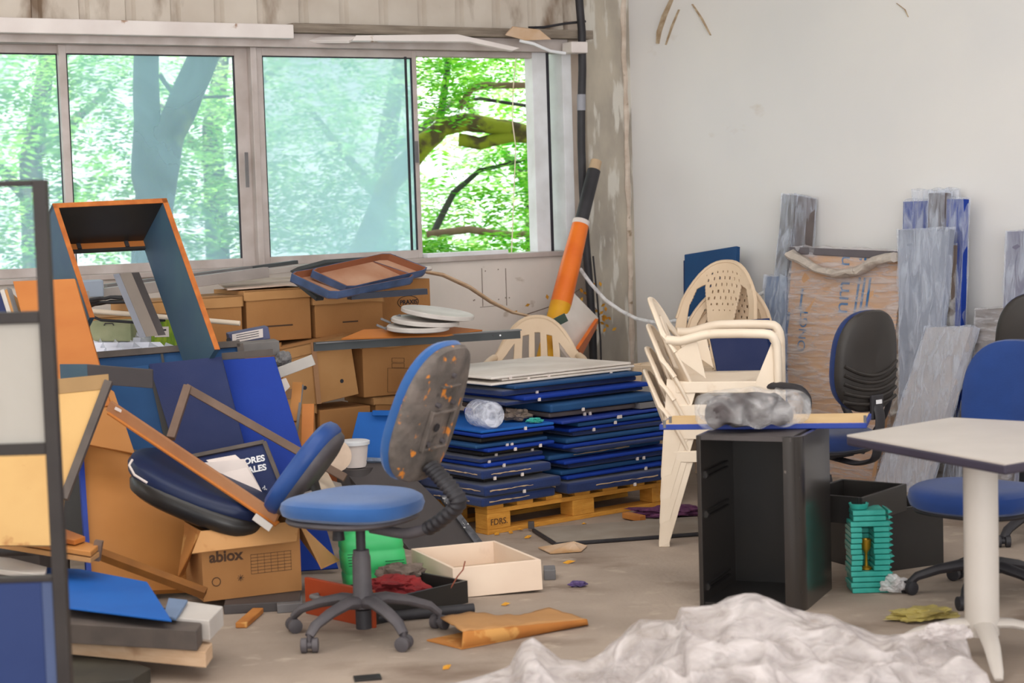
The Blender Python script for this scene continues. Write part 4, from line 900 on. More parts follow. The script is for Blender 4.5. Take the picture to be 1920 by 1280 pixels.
# green jerrycan
jb = gz(706, 1098); ju = V((.96, .28, 0)).normalized(); t = thing('jerrycan', 'bright green plastic jerrycan standing behind the swivel chair column', 'jerrycan', jb)
lean = V((-.10, 0, 1)).normalized(); Tj = frame_mat(jb + Z * .0, ju, V((-ju.y, ju.x, 0)))
mb = MB(); prof_ = [(0, .97), (.01, 1.0), (.06, 1.0), (.065, .975), (.075, .975), (.08, 1.0), (.15, .985), (.155, .96), (.165, .96), (.17, .98), (.20, .96), (.225, .88), (.243, .68), (.25, .4)]
vv = []; n = 32
for z, k in prof_:
    for i in range(n):
        a = 2 * pi * i / n; e = 2 / 4.5; x = abs(cos(a)) ** e * (1 if cos(a) > 0 else -1) * .135 * k; y = abs(sin(a)) ** e * (1 if sin(a) > 0 else -1) * .085 * k
        vv.append(jb + ju * x + V((-ju.y, ju.x, 0)) * y + lean * z * 1.02)
mb.add(vv, [(i * n + k, i * n + (k + 1) % n, (i + 1) * n + (k + 1) % n, (i + 1) * n + k) for i in range(len(prof_) - 1) for k in range(n)] + [tuple(range(n))[::-1], tuple(range((len(prof_) - 1) * n, len(prof_) * n))])
mb.ob('body', green_can, t, smooth=True)
jp = jb + lean * .25; MB().tube([jp - ju * .07 - lean * .01, jp - ju * .05 + lean * .03, jp + ju * .03 + lean * .03, jp + ju * .06 - lean * .01], .012, 10).ob('handle', green_can, t, smooth=True)
jn = V((ju.y, -ju.x, 0)); mb = MB(); 
for i in range(5): mb.bar(jb + ju * .035 + jn * .0868 + lean * (.07 + i * .012), jb + ju * .115 + jn * .0868 + lean * (.07 + i * .012), .002, .003)
for i in range(5): mb.bar(jb - ju * .12 + jn * .0868 + lean * (.11 + i * .012), jb - ju * .07 + jn * .0868 + lean * (.11 + i * .012), .002, .003)
mb.ob('label_print', pm('dark_green_ink', C(16, 90, 50), None, 5, .6), t)
# folded brown cardboard
t = thing('cardboard_sheet', 'folded brown cardboard sheet with torn end on the floor, right of the swivel chair', 'cardboard', gz(930, 1190))
a0, a1, b0, b1 = gz(806, 1202), gz(868, 1216), gz(1103, 1170), gz(1040, 1150)
top = [gz(835, 1180, .06), gz(868, 1184, .06), gz(1098, 1160, .03), gz(1010, 1145, .02), gz(830, 1160, .05)]
def sh1(u, v):
    p = lerp(lerp(V(top[0]), V(top[1]), 1 - v), lerp(V(top[3]), V(top[2]), 1 - v), u); p = lerp(lerp(gz(868, 1184, .062), gz(1100, 1161, .028), u), lerp(gz(826, 1158, .05), gz(1030, 1143, .012), u), v)
    return p + Z * (.012 * sin(u * 7) * v + .008 * noise.noise(V((u * 9, v * 4, 0)))) + V((0, .015 * noise.noise(V((u * 14, 0, 3))) * v, 0))
MB().sheet(sh1, 30, 8).ob('top_layer', card_lt, t, smooth=True, solid=.005)
def sh2(u, v):
    a = pi * v; base = lerp(gz(868, 1184, .062), gz(1100, 1161, .028), u); lowp = lerp(gz(866, 1216, .002), gz(1103, 1170, .004), u)
    m = lerp(base, lowp, v); return m - V((0, 1, 0)) * .012 * sin(a)
MB().sheet(sh2, 30, 8).ob('folded_edge', card_brn, t, smooth=True, solid=.006)
def sh3(u, v): return lerp(lerp(gz(866, 1216, .004), gz(1103, 1170, .004), u), lerp(gz(800, 1200, .004), gz(1040, 1150, .004), u), v)
MB().sheet(sh3, 6, 3).ob('bottom_layer', card_brn, t, solid=.005)
o, _, _ = panel('table_board', 'dark grey table top lying on its edge behind the swivel chair', 'panel', [(626, 858), (744, 862), (903, 1018), (768, 1030)], [8.95, 9.0, 8.62], .03, dkgrey)
pts, n = quad([(626, 855), (744, 860), (744, 866), (626, 864)], [8.93, 8.98, 8.97]); MB().prism([p - n * .006 for p in pts], n * .045).ob('edge_strip', pm('dusty_blue_edge', C(120, 140, 168), C(96, 104, 120), 20, .7), o, bev=.003)
pts, n = quad([(826, 930), (838, 930), (906, 1018), (892, 1022)], [8.8, 8.8, 8.6]); MB().prism([p - n * .006 for p in pts], n * .04).ob('chipped_edge', wear(pm('speckled_edge', C(92, 92, 98), C(60, 60, 64), 40, .8), C(190, 188, 186), 40, .6, .64), o)
t0, _, _ = panel('azure_board', 'small bright azure panel leaning behind the worn chair back', 'panel', [(672, 772), (790, 772), (790, 900), (640, 900)], [9.3, 9.3, 9.15], .02, azure)
t0, _, _ = panel('blue_rail', 'short bright blue rail with bolts above the azure panel', 'rail', [(698, 770), (740, 770), (740, 779), (698, 779)], [9.25, 9.25, 9.25], .03, azure)

# scattered dry leaves and scraps on the floor
rnd = random.Random(21); mb0 = None; spots = [(932, 1000), (945, 990), (958, 997), (968, 985), (915, 995), (1003, 985), (1095, 982), (1052, 972), (930, 982), (1067, 1053), (848, 1078 + 50), (948, 1132), (975, 993), (905, 986), (838, 1250), (990, 1006), (1530, 1146 + 20)]
for i, (x, y) in enumerate(spots):
    c_ = gz(x, y, .006); a = rnd.uniform(0, 6.3); d = V((cos(a), sin(a), .12)) * rnd.uniform(.016, .028); e = V((-sin(a), cos(a), .3)) * .012
    big = i in (7, 9)
    if big: d *= 1.2; e *= 1.4
    mb = MB(); mb.add([c_ - d, c_ - d * .2 - e, c_ + d, c_ - d * .2 + e, c_ + Z * .008], [(0, 1, 4), (1, 2, 4), (2, 3, 4), (3, 0, 4), (0, 3, 2, 1)])
    lab = ['yellow leaf against the foot of the front pallet block', 'small leaf just right of the stencilled pallet block', 'leaf fragment right of the pallet block, closer to the camera', 'little leaf under the front edge of the pallet', 'leaf crumb left of the stencilled pallet block', 'leaf fragment beside the bracket end of the long grey board', 'pale leaf lying on the middle of the long grey board', '', 'leaf crumb in the gap under the pallet beside the front block', '', '', '', 'small leaf right of the front pallet block beside two others', 'leaf crumb half under the left corner of the pallet', '', 'leaf fragment just in front of the bracket of the long grey board', ''][i] if i not in (7, 9, 10, 11, 14, 16) else {7: 'orange dry leaf on the long grey floor board', 9: 'yellow scrap on the open floor in front of the cardboard scrap', 10: 'dry leaf on the floor left of the cream drawer', 11: 'brown dry leaf on the floor right of the black tube', 14: 'pale crumb on the floor in front of the folded cardboard', 16: 'dark crumb near the black cabinet'}[i]
    tag(mb.ob('dry_leaf', leaf_dry), lab, 'leaf', 'dry leaves on the floor')
crumple('wrapper', 'tiny crumpled purple wrapper on the open floor', 'wrapper', gz(1084, 1100), .022, pm('purple_foil', C(90, 70, 120), C(60, 46, 90), 30, .4), (1.6, .8, .6), 5)

# foreground heap of plastic film
sil = [(830, 1290), (850, 1277), (900, 1266), (960, 1252), (985, 1208), (1003, 1197), (1020, 1210), (1050, 1238), (1090, 1243), (1130, 1220), (1160, 1198), (1190, 1175), (1205, 1161), (1240, 1163), (1268, 1161), (1275, 1137), (1305, 1136), (1335, 1134), (1365, 1118), (1400, 1112), (1425, 1113), (1450, 1122), (1480, 1138), (1510, 1146), (1550, 1150), (1580, 1166), (1605, 1175), (1640, 1188), (1670, 1190), (1700, 1186), (1735, 1180), (1765, 1176), (1795, 1186), (1815, 1200), (1818, 1216), (1830, 1262), (1860, 1290)]
YR = 5.75
def silz(x):
    for i in range(len(sil) - 1):
        if sil[i][0] <= x <= sil[i + 1][0]:
            k = (x - sil[i][0]) / (sil[i + 1][0] - sil[i][0]); return lerp(V((0, sil[i][1], 0)), V((0, sil[i + 1][1], 0)), k).y
    return 1290
def heap(lay):
    def f(u, v):
        px = 830 + u * 1030; p = at(px, silz(px), YR); zz = max(p.z - lay * .06, .02)
        Yv = YR + .35 - 1.25 * v; prof_ = 1.0
        if Yv > YR: prof_ = max(0, 1 - ((Yv - YR) / .35) ** 1.5)
        else: k = (YR - Yv) / .9; prof_ = 1 - .72 * k ** 1.6
        if k_edge(u) < 1: prof_ *= 1
        q = V((px / 230, Yv * 2.6, lay * 3)); fd = 1 - 2 * abs(noise.noise(q)) ; fd2 = 1 - 2 * abs(noise.noise(q * 2.6)); fd3 = noise.noise(q * 6)
        amp = min(1, abs(Yv - YR) * 9) * min(1, (zz + .02) * 5)
        z = zz * prof_ - amp * (.10 * (1 - fd) + .055 * (1 - fd2)) + amp * .012 * fd3 + amp * .02
        X = p.x * (Yv * .35 + YR * .65) / YR; return V((X + .02 * noise.noise(q * 2), Yv + .03 * noise.noise(q * 2 + V((5, 0, 0))), max(z, .004 + .004 * lay)))
    return f
def k_edge(u): return min(u, 1 - u) * 10
t = thing('plastic_heap', 'big heap of crumpled milky plastic film in the foreground', 'plastic sheeting', at(1400, 1300, 5.4) * 1.0)
MB().sheet(heap(0), 220, 150).ob('outer_film', heap_m, t, smooth=True, ang=180)
MB().sheet(heap(1), 140, 90).ob('inner_film', heap_m, t, smooth=True, ang=180)
crumple('film_twist', '', '', at(1775, 1203, 5.7), .06, heap_m, (1.3, .6, .5), 9, par=t)
tag(MB().par(gz(665, 1279), V((.09, .02, 0)), V((-.01, .06, 0)), Z * .008).ob('dark_offcut', blackm), 'dark offcut at the very bottom edge below the swivel chair', 'scrap')

# ================================================================ LEFT PILE
def wpl(x, y, off): return ww(x, y, off)
def abox(label, x0, x1, z0, z1, off, dep, lid=.06, mat=None, name='archive_box', group='cardboard archive boxes by the window', bars=(), holes=(), rot=0, gap=0, lidm=None):
    mat = mat or card
    ym = 600; s0 = (ww(x0, ym, off) - K).dot(AW); s1 = (ww(x1, ym, off) - K).dot(AW); sc_ = (s0 + s1) / 2
    t = thing(name, label, 'box', WP(sc_, z0, off - dep / 2), group)
    def f(s, z, o):
        d = V((s - sc_, z - z0)); c_, s_ = cos(rot), sin(rot); return WP(sc_ + d.x * c_ - d.y * s_, z0 + d.x * s_ + d.y * c_, o)
    def bx(a, b, z_0, z_1, o0, o1, mb=None):
        mb = mb or MB(); p = f(a, z_0, o0); return mb.par(p, f(b, z_0, o0) - p, f(a, z_0, o1) - p, f(a, z_1, o0) - p)
    bx(s0 - .008, s1 + .008, z0, z1 - .01, off - dep + .01, off - .008).ob('carton', mat, t, bev=.004)
    if lid:
        # wavy lower rim of the lid
        mb = MB(); N = 14; pa = []
        for i in range(N + 1):
            s = s0 + (s1 - s0) * i / N; pa.append(f(s, z1 - lid + .008 * noise.noise(V((s * 9, z0, 1))), off))
        poly = pa + [f(s1, z1, off), f(s0, z1, off)]; mb.prism(poly, -NW * .006)
        mb2 = bx(s0, s1, z1 - .006, z1, off - dep, off); bx(s1 , s1 - .006 * (1 if s1 > s0 else -1), z1 - lid, z1, off - dep, off, mb2); bx(s0, s0 + .006, z1 - lid, z1, off - dep, off, mb2)
        l = mb.add(mb2.v, mb2.f).ob('lid', lidm or card_lt, t)
    if bars:
        for (a, b, h) in bars: bx(lerp(V((s0, 0, 0)), V((s1, 0, 0)), a).x, lerp(V((s0, 0, 0)), V((s1, 0, 0)), b).x, z0 + h, z0 + h + .008, off - .0085, off - .0065).ob('printed_mark', ink, t)
    for (a, h) in holes:
        s = s0 + (s1 - s0) * a; p = f(s, z0 + h, off - .0075); MB().tube([p, p + NW * .001], .011, 12).ob('finger_hole', black_rub, t)
    return t, f, s0, s1
OB = .98
z4, z3, z2 = .895, .56, .285
abox('dusty archive box left of the two boxes under the trays, top row', 382, 458, z4, 1.145, OB + .02, .38, .055, bars=((.55, .75, .05),), lidm=card_lt)
abox('smooth archive box with printed line in the middle of the top row', 461, 587, z4, 1.165, OB, .38, .05, bars=((.28, .70, .075),))
abox('shaded archive box in the top row under the stacked trays', 590, 722, z4, 1.13, OB, .38, .06, bars=((.40, .62, .07),), mat=card)
t, f, s0, s1 = abox('wide carton with an oval PRAXIS print at the right end of the top row', 700, 812, z4, 1.165, OB - .42, .38, 0, name='carton_box', mat=card)
pz = ww(765, 566, OB - .428); text('PRAXIS', .036, pz + AW * .055 - Z * .012 + NW * .003, -AW, Z, ink_black, t, 'printed_lettering', bold=.0008)
mb = MB(); c_ = pz + NW * .003; mb.tube([c_ - AW * cos(a) * .068 + Z * sin(a) * .036 for a in [2 * pi * k / 30 for k in range(30)]], .0018, 5, closed=True); mb.ob('printed_oval', ink_black, t)
abox('archive box behind the blue desk frame in the top row', 262, 380, z4, 1.14, OB + .04, .38, .06)
abox('dusty flat carton at the left end of the top row', 166, 262, z4, 1.08, OB + .06, .36, .04, name='carton_box')
t, f, s0, s1 = abox('leaning archive box tied with brown tape in the second row', 532, 672, z3, z4 - .008, OB + .10, .34, .06, holes=((.78, .09), (.28, .10)), rot=-.13, mat=card_lt)
p0 = f(lerp(V((s0, 0, 0)), V((s1, 0, 0)), .5).x, z4 - .01, OB + .104); p1 = f(lerp(V((s0, 0, 0)), V((s1, 0, 0)), .45).x, z3, OB + .104)
MB().par(p0, AW * .028, p1 - p0, NW * .002).ob('packing_tape', pm('brown_tape', C(176, 130, 92), None, 9, .4), t)
q = f(lerp(V((s0, 0, 0)), V((s1, 0, 0)), .12).x, z3 + .06, OB + .095); MB().par(q, AW * .045, Z * .05, NW * .002).ob('faded_label', pm('faded_label', C(150, 116, 90), None, 30, .8), t)
t, f, s0, s1 = abox('archive box with printed grid right of the taped box, second row', 676, 832, z3, z4 - .012, OB + .06, .36, .06, mat=card)
mb = MB(); 
for (a, h, w_, hh) in ((.55, .22, .04, .014), (.55, .20, .04, .014), (.62, .10, .10, .10)):
    s = s0 + (s1 - s0) * (1 - a); 
s = ww(745, 690, OB + .055); 
for (x0, y0, x1, y1) in ((735, 671, 758, 679), (735, 681, 758, 689), (727, 690, 790, 735)):
    pp = [ww(x, y, OB + .054) for x, y in ((x0, y0), (x1, y0), (x1, y1), (x0, y1))]
    for i in range(4): mb.bar(pp[i], pp[(i + 1) % 4], .0015, .0015)
mb.ob('printed_grid', ink, t)
abox('open archive box under the taped box, third row', 592, 692, z2, z3 - .03, OB + .10, .34, 0, mat=card)
abox('archive box at the right end of the third row', 697, 800, z2, z3 - .004, OB + .06, .34, .04, mat=card)
abox('archive box in the third row behind the blue panels', 470, 588, z2, z3 - .006, OB + .08, .34, .05)
abox('archive box in the bottom row behind the white lids', 588, 700, 0, z2 - .004, OB + .04, .36, .05, mat=pm('red_brown_card', C(172, 96, 56), C(160, 86, 48), 5, .85))
abox('bottom row archive box at the right behind the azure panel', 705, 815, 0, z2 - .004, OB + .0, .36, .05)
abox('bottom row archive box hidden behind the blue panels', 450, 584, 0, z2 - .004, OB + .04, .36, .05)
abox('archive box in the second row behind the binders', 400, 526, z3, z4 - .006, OB + .02, .36, .05)
abox('archive box in the second row under the green cartons', 250, 396, z3, z4 - .006, OB + .02, .36, .05)
abox('archive box in the third row, far left of the pile', 300, 464, z2, z3 - .006, OB + .04, .36, .05)
abox('archive box in the bottom row, far left of the pile', 290, 445, 0, z2 - .006, OB + .04, .36, .05)
tag(MB().par(ww(600, 790, OB + .06) , -AW * .24, -NW * .2, Z * .02).ob('paper_stack', paper_m), 'sheaf of pale papers showing in the open archive box', 'papers')
# dusty sheet over the box tops
p = [WP((ww(410, 600, .8) - K).dot(AW), 1.172, .93), WP((ww(760, 600, .8) - K).dot(AW), 1.19, .9), WP((ww(770, 600, .3) - K).dot(AW), 1.2, .35), WP((ww(400, 600, .3) - K).dot(AW), 1.19, .35)]
tag(MB().prism(p, Z * .006).ob('dust_sheet', pm('dusty_sheet', C(206, 186, 172), C(190, 168, 152), 6, .9)), 'dusty pale sheet lying over the top row of boxes', 'sheet')
tag(MB().lathe([(.0, 0), (.22, 0), (.23, .01), (.225, .02), (0, .022)], 36, Matrix.Translation(WP((ww(745, 540, .6) - K).dot(AW), 1.205, .55))).ob('white_disc', paper_m, smooth=True), 'white round lid poking out under the two trays on the boxes', 'lid')
# octagonal trays
def tray(label, px, Ys, h=.045, dz=0):
    pts, n = quad(px, Ys); n = n if n.z > 0 else -n; pts = [p + n * dz for p in pts]; t = thing('tray', label, 'tray', sum(pts, V((0, 0, 0))) / 4)
    o8 = []
    for i in range(4):
        a, b = pts[i], pts[(i + 1) % 4]; o8 += [lerp(a, b, .07), lerp(a, b, .93)]
    c_ = sum(pts, V((0, 0, 0))) / 4; i8 = [c_ + (p - c_) * .955 for p in o8]
    MB().prism(o8, n * .006).ob('tray_bottom', pm('tray_bottom', C(166, 118, 90), C(186, 146, 120), 5, .8), t)
    mo = MB(); mi = MB()
    for i in range(8):
        j = (i + 1) % 8; mo.add([o8[i], o8[j], o8[j] + n * h, o8[i] + n * h, lerp(o8[i], i8[i], .45), lerp(o8[j], i8[j], .45), lerp(o8[j], i8[j], .45) + n * h, lerp(o8[i], i8[i], .45) + n * h], [(0, 1, 2, 3), (4, 7, 6, 5), (3, 2, 6, 7), (0, 4, 5, 1)])
        mi.add([lerp(o8[i], i8[i], .45), lerp(o8[j], i8[j], .45), lerp(o8[j], i8[j], .45) + n * h * .98, lerp(o8[i], i8[i], .45) + n * h * .98, i8[i], i8[j], i8[j] + n * h * .98, i8[i] + n * h * .98], [(0, 1, 2, 3), (4, 7, 6, 5), (3, 2, 6, 7), (0, 4, 5, 1)])
    mo.ob('outer_rim', pm('blue_grey_laminate', C(80, 100, 140), C(54, 64, 84), 6, .5), t); mi.ob('inner_rim', pm('tray_inner', C(146, 90, 62), None, 6, .6), t)
    return t
tray('upper brown and grey eight-sided tray on top of the boxes', [(576, 518), (722, 486), (802, 516), (650, 552)], [9.55, 9.95, 9.95, 9.5])
tray('lower eight-sided tray under the upper one, sticking out to the left', [(538, 524), (690, 500), (780, 530), (620, 562)], [9.5, 9.9, 9.85, 9.5], dz=-.004)
panel('dark_tray', 'dark blue-grey tray edge behind the two eight-sided trays', 'tray', [(545, 510), (612, 492), (745, 483), (745, 492), (640, 500), (560, 520)], [10.0, 10.05, 10.2], .03, dkgrey2)
tag(MB().bar(at(560, 528, 9.62), at(600, 560, 9.5), .05, .02).ob('dark_strip', dkgrey2), 'dark strip under the left corner of the lower tray', 'strip')
tag(MB().bar(at(655, 556, 9.55), at(797, 546, 9.75), .06, .03).ob('dark_bar', pm('navy_black_bar', C(44, 48, 62), None, 5, .5)), 'blackish bar lying under the trays at the right', 'bar')
# rails on the boxes
for (x0, y0, Y0, x1, y1, Y1, w_, h_, m, lab) in (
    (152, 556, 9.25, 500, 510, 9.9, .05, .055, grey_brn if 0 else pm('rail_grey', C(160, 152, 148), C(142, 134, 130), 5, .5), 'longest light grey window rail lying on the boxes'),
    (198, 536, 9.5, 470, 502, 10.1, .04, .02, grey_m, 'grey window rail behind the longest rail'),
    (372, 524, 9.75, 580, 500, 10.1, .05, .03, pm('rail_grey2', C(172, 164, 158), None, 5, .5), 'light grey channel ending near the trays'),
    (400, 512, 10.0, 556, 491, 10.3, .04, .02, dkgrey2, 'dark channel topmost among the rails on the boxes')):
    tag(MB().bar(at(x0, y0, Y0), at(x1, y1, Y1), w_, h_).ob('window_rail', m, bev=.002), lab, 'rail', 'window rails on the boxes')
tag(MB().box(at(168, 541, 9.3), (.13, .1, .085), Matrix.Rotation(.3, 3, 'Z')).ob('grey_device', pm('pale_blue_grey', C(150, 160, 176), None, 5, .5), bev=.006), 'pale blue-grey box at the left end of the window rails', 'box')
rnd = random.Random(9)
for i in range(4):
    q = [at(168 + 98 * k / 10, 562 + i * 4 - 9 * sin(k / 10 * pi) * (1 if i % 2 else .4) + rnd.uniform(-1, 1), 9.1 + .1 * i) for k in range(11)]
    tag(MB().tube(q, .008, 8).ob('cable', black_rub, smooth=True), ['front strand of the black cable tangle on the left boxes', 'second strand of the black cable tangle on the left boxes', 'third strand of the black cable tangle on the left boxes', 'rear strand of the black cable tangle on the left boxes'][i], 'cable', 'cable tangle')
tag(MB().tube([at(162, 582, 9.0), at(450, 606, 8.9)], .012, 12).ob('pipe', ivory, smooth=True), 'long thin cream pipe passing behind the blue desk frame', 'pipe')
tag(MB().tube([at(160, 588, 9.0), at(190, 600, 8.98), at(250, 604, 8.96), at(310, 600, 8.96)], .007, 8).ob('cable', black_rub, smooth=True), 'black cable drooping below the cream pipe', 'cable')
# plates
for i, (x, y, Y, r, tx, lab) in enumerate(((820, 592, 9.6, .19, .20, 'topmost grey-white round plate with bracket on the orange board'), (797, 607, 9.55, .175, .12, 'middle round plate of the three on the orange board'), (784, 619, 9.5, .16, .04, 'lowest round plate of the three on the orange board'))):
    c_ = at(x, y, Y); T = Matrix.Translation(c_) @ Matrix.Rotation(tx * .8, 4, 'Y') @ Matrix.Rotation(.05, 4, 'X')
    t = thing('round_plate', lab, 'plate', c_, 'round plates on the boxes')
    MB().lathe([(0, 0), (r * .9, .0), (r, .006), (r, .022), (r * .97, .027), (r * .6, .022), (0, .022)], 48, T).ob('disc', pm('plate_grey', C(206, 200, 194), C(184, 176, 170), 5, .5), t, smooth=True)
    q = c_ + V((-r, 0, .01)); mb = MB().bar(q, q + V((-.05, -.02, .025 if i else -.02)), .012, .012); mb.ob('bracket', grey_m, t, bev=.002)
t0, _, _ = panel('orange_board', 'thin board with orange edge under the round plates', 'board', [(640, 634), (682, 617), (850, 612), (905, 618), (835, 628)], [9.35, 9.5, 9.7], .010, chip_or)
t = thing('steel_channel', 'long dark grey channel sticking out to the right over the second row of boxes', 'channel', at(780, 640, 9.5))
MB().bar(at(588, 650, 9.35), at(975, 626, 9.75), .012, .045).ob('web', dkgrey2, t); MB().bar(at(590, 643, 9.36), at(975, 618, 9.77), .05, .006).ob('flange', grey_m, t)
for x in (925, 938): MB().tube([at(x, 628.5, 9.69), at(x, 628.5, 9.685)], .005, 8).ob('bolt_hole', white_ink if x > 930 else black_rub, t)
# binders
for (x0, y0, x1, y1, Y, w_, h_, m, lab, lb) in ((428, 636, 502, 622, 9.0, .12, .06, pm('binder_blue', C(86, 90, 124), None, 4, .6), 'blue-grey binder with white spine label on the pile', True), (450, 656, 520, 650, 8.85, .14, .07, pm('binder_grey', C(128, 122, 118), C(108, 104, 102), 4, .7), 'grey binder in front of the labelled blue-grey binder', False)):
    a, b = at(x0, y0, Y), at(x1, y1, Y + .05); t = thing('binder', lab, 'binder', (a + b) / 2 - Z * h_ / 2)
    MB().bar(a, b, w_, h_).ob('cover', m, t, bev=.004)
    if lb:
        d = (b - a).normalized(); q = a + d * .03 - V((0, w_ * .56 + .004, 0)) - Z * .018; MB().par(q, d * .15, Z * .042, V((0, .002, 0))).ob('spine_label', paper_m, t)
        mb = MB()
        for i in range(3): mb.bar(q + d * .02 + Z * (.011 + i * .011) - V((0, .0005, 0)), q + d * .13 + Z * (.011 + i * .011) - V((0, .0005, 0)), .001, .003)
        mb.ob('label_text_lines', ink_black, t); MB().tube([a + d * .012 - V((0, w_ * .5, 0)), a + d * .012 - V((0, w_ * .56 + .004, 0))], .011, 12).ob('finger_ring', black_rub, t)
# light fixture louvre
pts, n = quad([(165, 664), (160, 622), (292, 626), (385, 656)], [8.74, 9.15, 9.2, 8.78]); n = n if n.z > 0 else -n
t = thing('lamp_louvre', 'white parabolic lamp louvre lying flat on the pile', 'lamp grid', sum(pts, V((0, 0, 0))) / 4)
def g4(u, v): return lerp(lerp(pts[0], pts[3], u), lerp(pts[1], pts[2], u), v)
glw = pm('louvre_white', C(226, 228, 240), C(206, 208, 220), 5, .3, metal=.2)
def lv(u, v):
    du = abs(u * 6 - round(u * 6)) * 2; dv_ = abs(v * 4 - round(v * 4)) * 2; d_ = min(du, dv_)
    return g4(u, v) - n * .05 * (1 - (1 - d_) ** 2)
MB().sheet(lv, 96, 64).ob('grid_reflector', glw, t, solid=.002)
for a, b in ((0, 1), (1, 2), (2, 3), (3, 0)): MB().bar(pts[a] - n * .02, pts[b] - n * .02, .008, .05, n).ob('frame_edge', glw, t)
# grey L profile standing up
a, b = at(226, 514, 8.75), at(276, 632, 8.65); t = thing('corner_profile', 'grey L-shaped metal profile standing upright behind the lamp louvre', 'profile', b)
MB().par(a - V((.035, 0, 0)), b - a, V((.035, -.03, .005)), V((.003, .004, 0))).ob('flange', pm('profile_pale', C(172, 176, 190), None, 5, .45), t)
MB().par(a + V((0, -.03, .005)), b - a, V((.045, .05, 0)), V((.003, -.003, 0))).ob('flange', pm('profile_warm', C(150, 138, 128), None, 5, .5), t)
MB().par(a + V((.045, .02, .005)), b - a, V((.03, .03, 0)), V((.003, -.003, 0))).ob('flange', dkgrey, t)
# green printed cartons
for (x0, x1, y0, y1, Y, m, lab) in ((170, 246, 603, 640, 9.05, pm('whitish_green_card', C(176, 176, 140), C(150, 156, 120), 8, .7), 'pale greenish crate on the left of the pile behind the lamp louvre'), (284, 345, 598, 650, 9.05, green_box, 'bright green grass-printed carton behind the blue desk frame')):
    a, b, c_ = at(x0, y1, Y), at(x1, y1, Y), at(x0, y0, Y); t = thing('carton_box', lab, 'box', a)
    MB().par(a, b - a, V((0, .25, 0)), Z * (c_.z - a.z)).ob('carton', m, t, bev=.004)
    if x0 > 200: q = at(290, 632, Y - .003); MB().par(q, V((.07, 0, 0)), V((0, .002, 0)), Z * .05).ob('label', paper_m, t); MB().par(q + V((.008, -.001, .03)), V((.05, 0, 0)), V((0, .001, 0)), Z * .008).ob('label_print', ink_black, t)
    else: MB().tube([at(195, 610, Y - .004), at(197, 606, Y - .006), at(211, 606, Y - .006), at(213, 610, Y - .004)], .003, 6).ob('handle', dkgrey, t)
# blue desk frame
FT = [at(98, 382, 8.5), at(312, 372, 8.55)]; legv = at(412, 655, 8.22) - FT[1]; dv = at(268, 433, 8.82) - FT[1]; thk = .022
dv = dv - legv.normalized() * dv.dot(legv.normalized())
t = thing('desk_carcass', 'tall dark blue shelf carcass with orange front edges propped up on the pile', 'furniture frame', FT[1] + legv)
ux_ = (FT[1] - FT[0]).normalized(); dn = dv.normalized(); ln = legv.normalized()
def cpan(name, p, a, b, c_, mat): MB().par(p, a, b, c_).ob(name, mat, t)
FT0 = FT[0]; Lw = (FT[1] - FT[0])
cpan('top_panel', FT0, Lw, dv, ln * thk, blackm)
cpan('side_panel', FT[1] - ux_ * thk, ux_ * thk, dv, legv, tealgreen)
cpan('side_panel', FT0, ux_ * thk, dv, ln * .60, tealgreen)
cpan('front_edge', FT0 - dn * .002 - ln * .001, Lw, dn * .004, ln * (thk + .002), chip_edge); cpan('front_edge', FT[1] - ux_ * thk - dn * .002, ux_ * (thk + .001), dn * .004, legv, chip_edge); cpan('front_edge', FT0 - dn * .002, ux_ * thk, dn * .004, ln * .60, chip_edge)
p = FT0 + dv - dn * .02 + ln * thk; cpan('back_rail', p, Lw - ux_ * thk, dn * .018, ln * .03, chip_or); cpan('back_rail_edge', p + ln * .03, Lw - ux_ * thk, dn * .02, ln * .012, blackm)
for k in (.35, .78): MB().par(p + Lw * k - dn * .006, ux_ * .018, dn * .006, ln * .03).ob('bracket', black_rub, t)
# partition top with teal blue fields
pts, n = quad([(165, 668), (450, 645), (500, 1052), (240, 1075)], [8.62, 8.72, 8.45])
t = thing('partition_panel', 'framed blue partition panel behind the leaning blue boards', 'panel', (pts[2] + pts[3]) / 2)
MB().prism(pts, n * .02).ob('blue_fields', tealblue, t)
for a, b in ((0, 1), (1, 2), (0, 3)): MB().bar(pts[a] - n * .003, pts[b] - n * .003, .03, .03, n).ob('frame_rail', grey_brn, t)
a = lerp(pts[0], pts[1], .48); b = lerp(pts[3], pts[2], .48); MB().bar(a - n * .003, b - n * .003, .012, .01, n).ob('divider', blackm, t)
# leaning boards
panel('leaning_board', 'dark teal-blue board with black edge beside the brown triangular board', 'board', [(188, 694), (278, 684), (365, 1080), (280, 1090)], [8.35, 8.35, 8.0], .022, tealblue)
pts, n = quad([(278, 690), (290, 690), (385, 1080), (366, 1082)], [8.33, 8.33, 7.98]); tag(MB().prism(pts, n * .04).ob('black_batten', blackm), 'black batten along the edge of the dark teal-blue board', 'batten')
o, pts, n = panel('leaning_board', 'dull navy board leaning left of the vivid blue board', 'board', [(279, 682), (415, 668), (520, 1072), (400, 1085)], [8.28, 8.28, 7.92], .02, navy2)
o, pts, n = panel('leaning_board', 'vivid royal blue board leaning against the boxes', 'board', [(400, 676), (514, 668), (634, 1065), (500, 1074)], [8.38, 8.38, 8.02], .02, royal)
tag(MB().bar(at(416, 668, 8.40), at(512, 660, 8.42), .012, .03).ob('trim_strip', grey_brn), 'grey-brown strip along the top of the royal blue board', 'strip')
# orange board standing, behind the rack
o, pts, n = panel('beech_board', 'orange beech board standing at the left behind the metal screen', 'board', [(24, 527), (140, 522), (208, 760), (90, 775)], [8.1, 8.1, 7.9], .03, chip_or)
# brown board seen edge-on
panel('beech_board', 'light brown board wedged between the triangular plywood and the teal-blue board', 'board', [(150, 690), (214, 734), (253, 850), (140, 828)], [7.95, 7.95, 7.85], .02, chip_big)
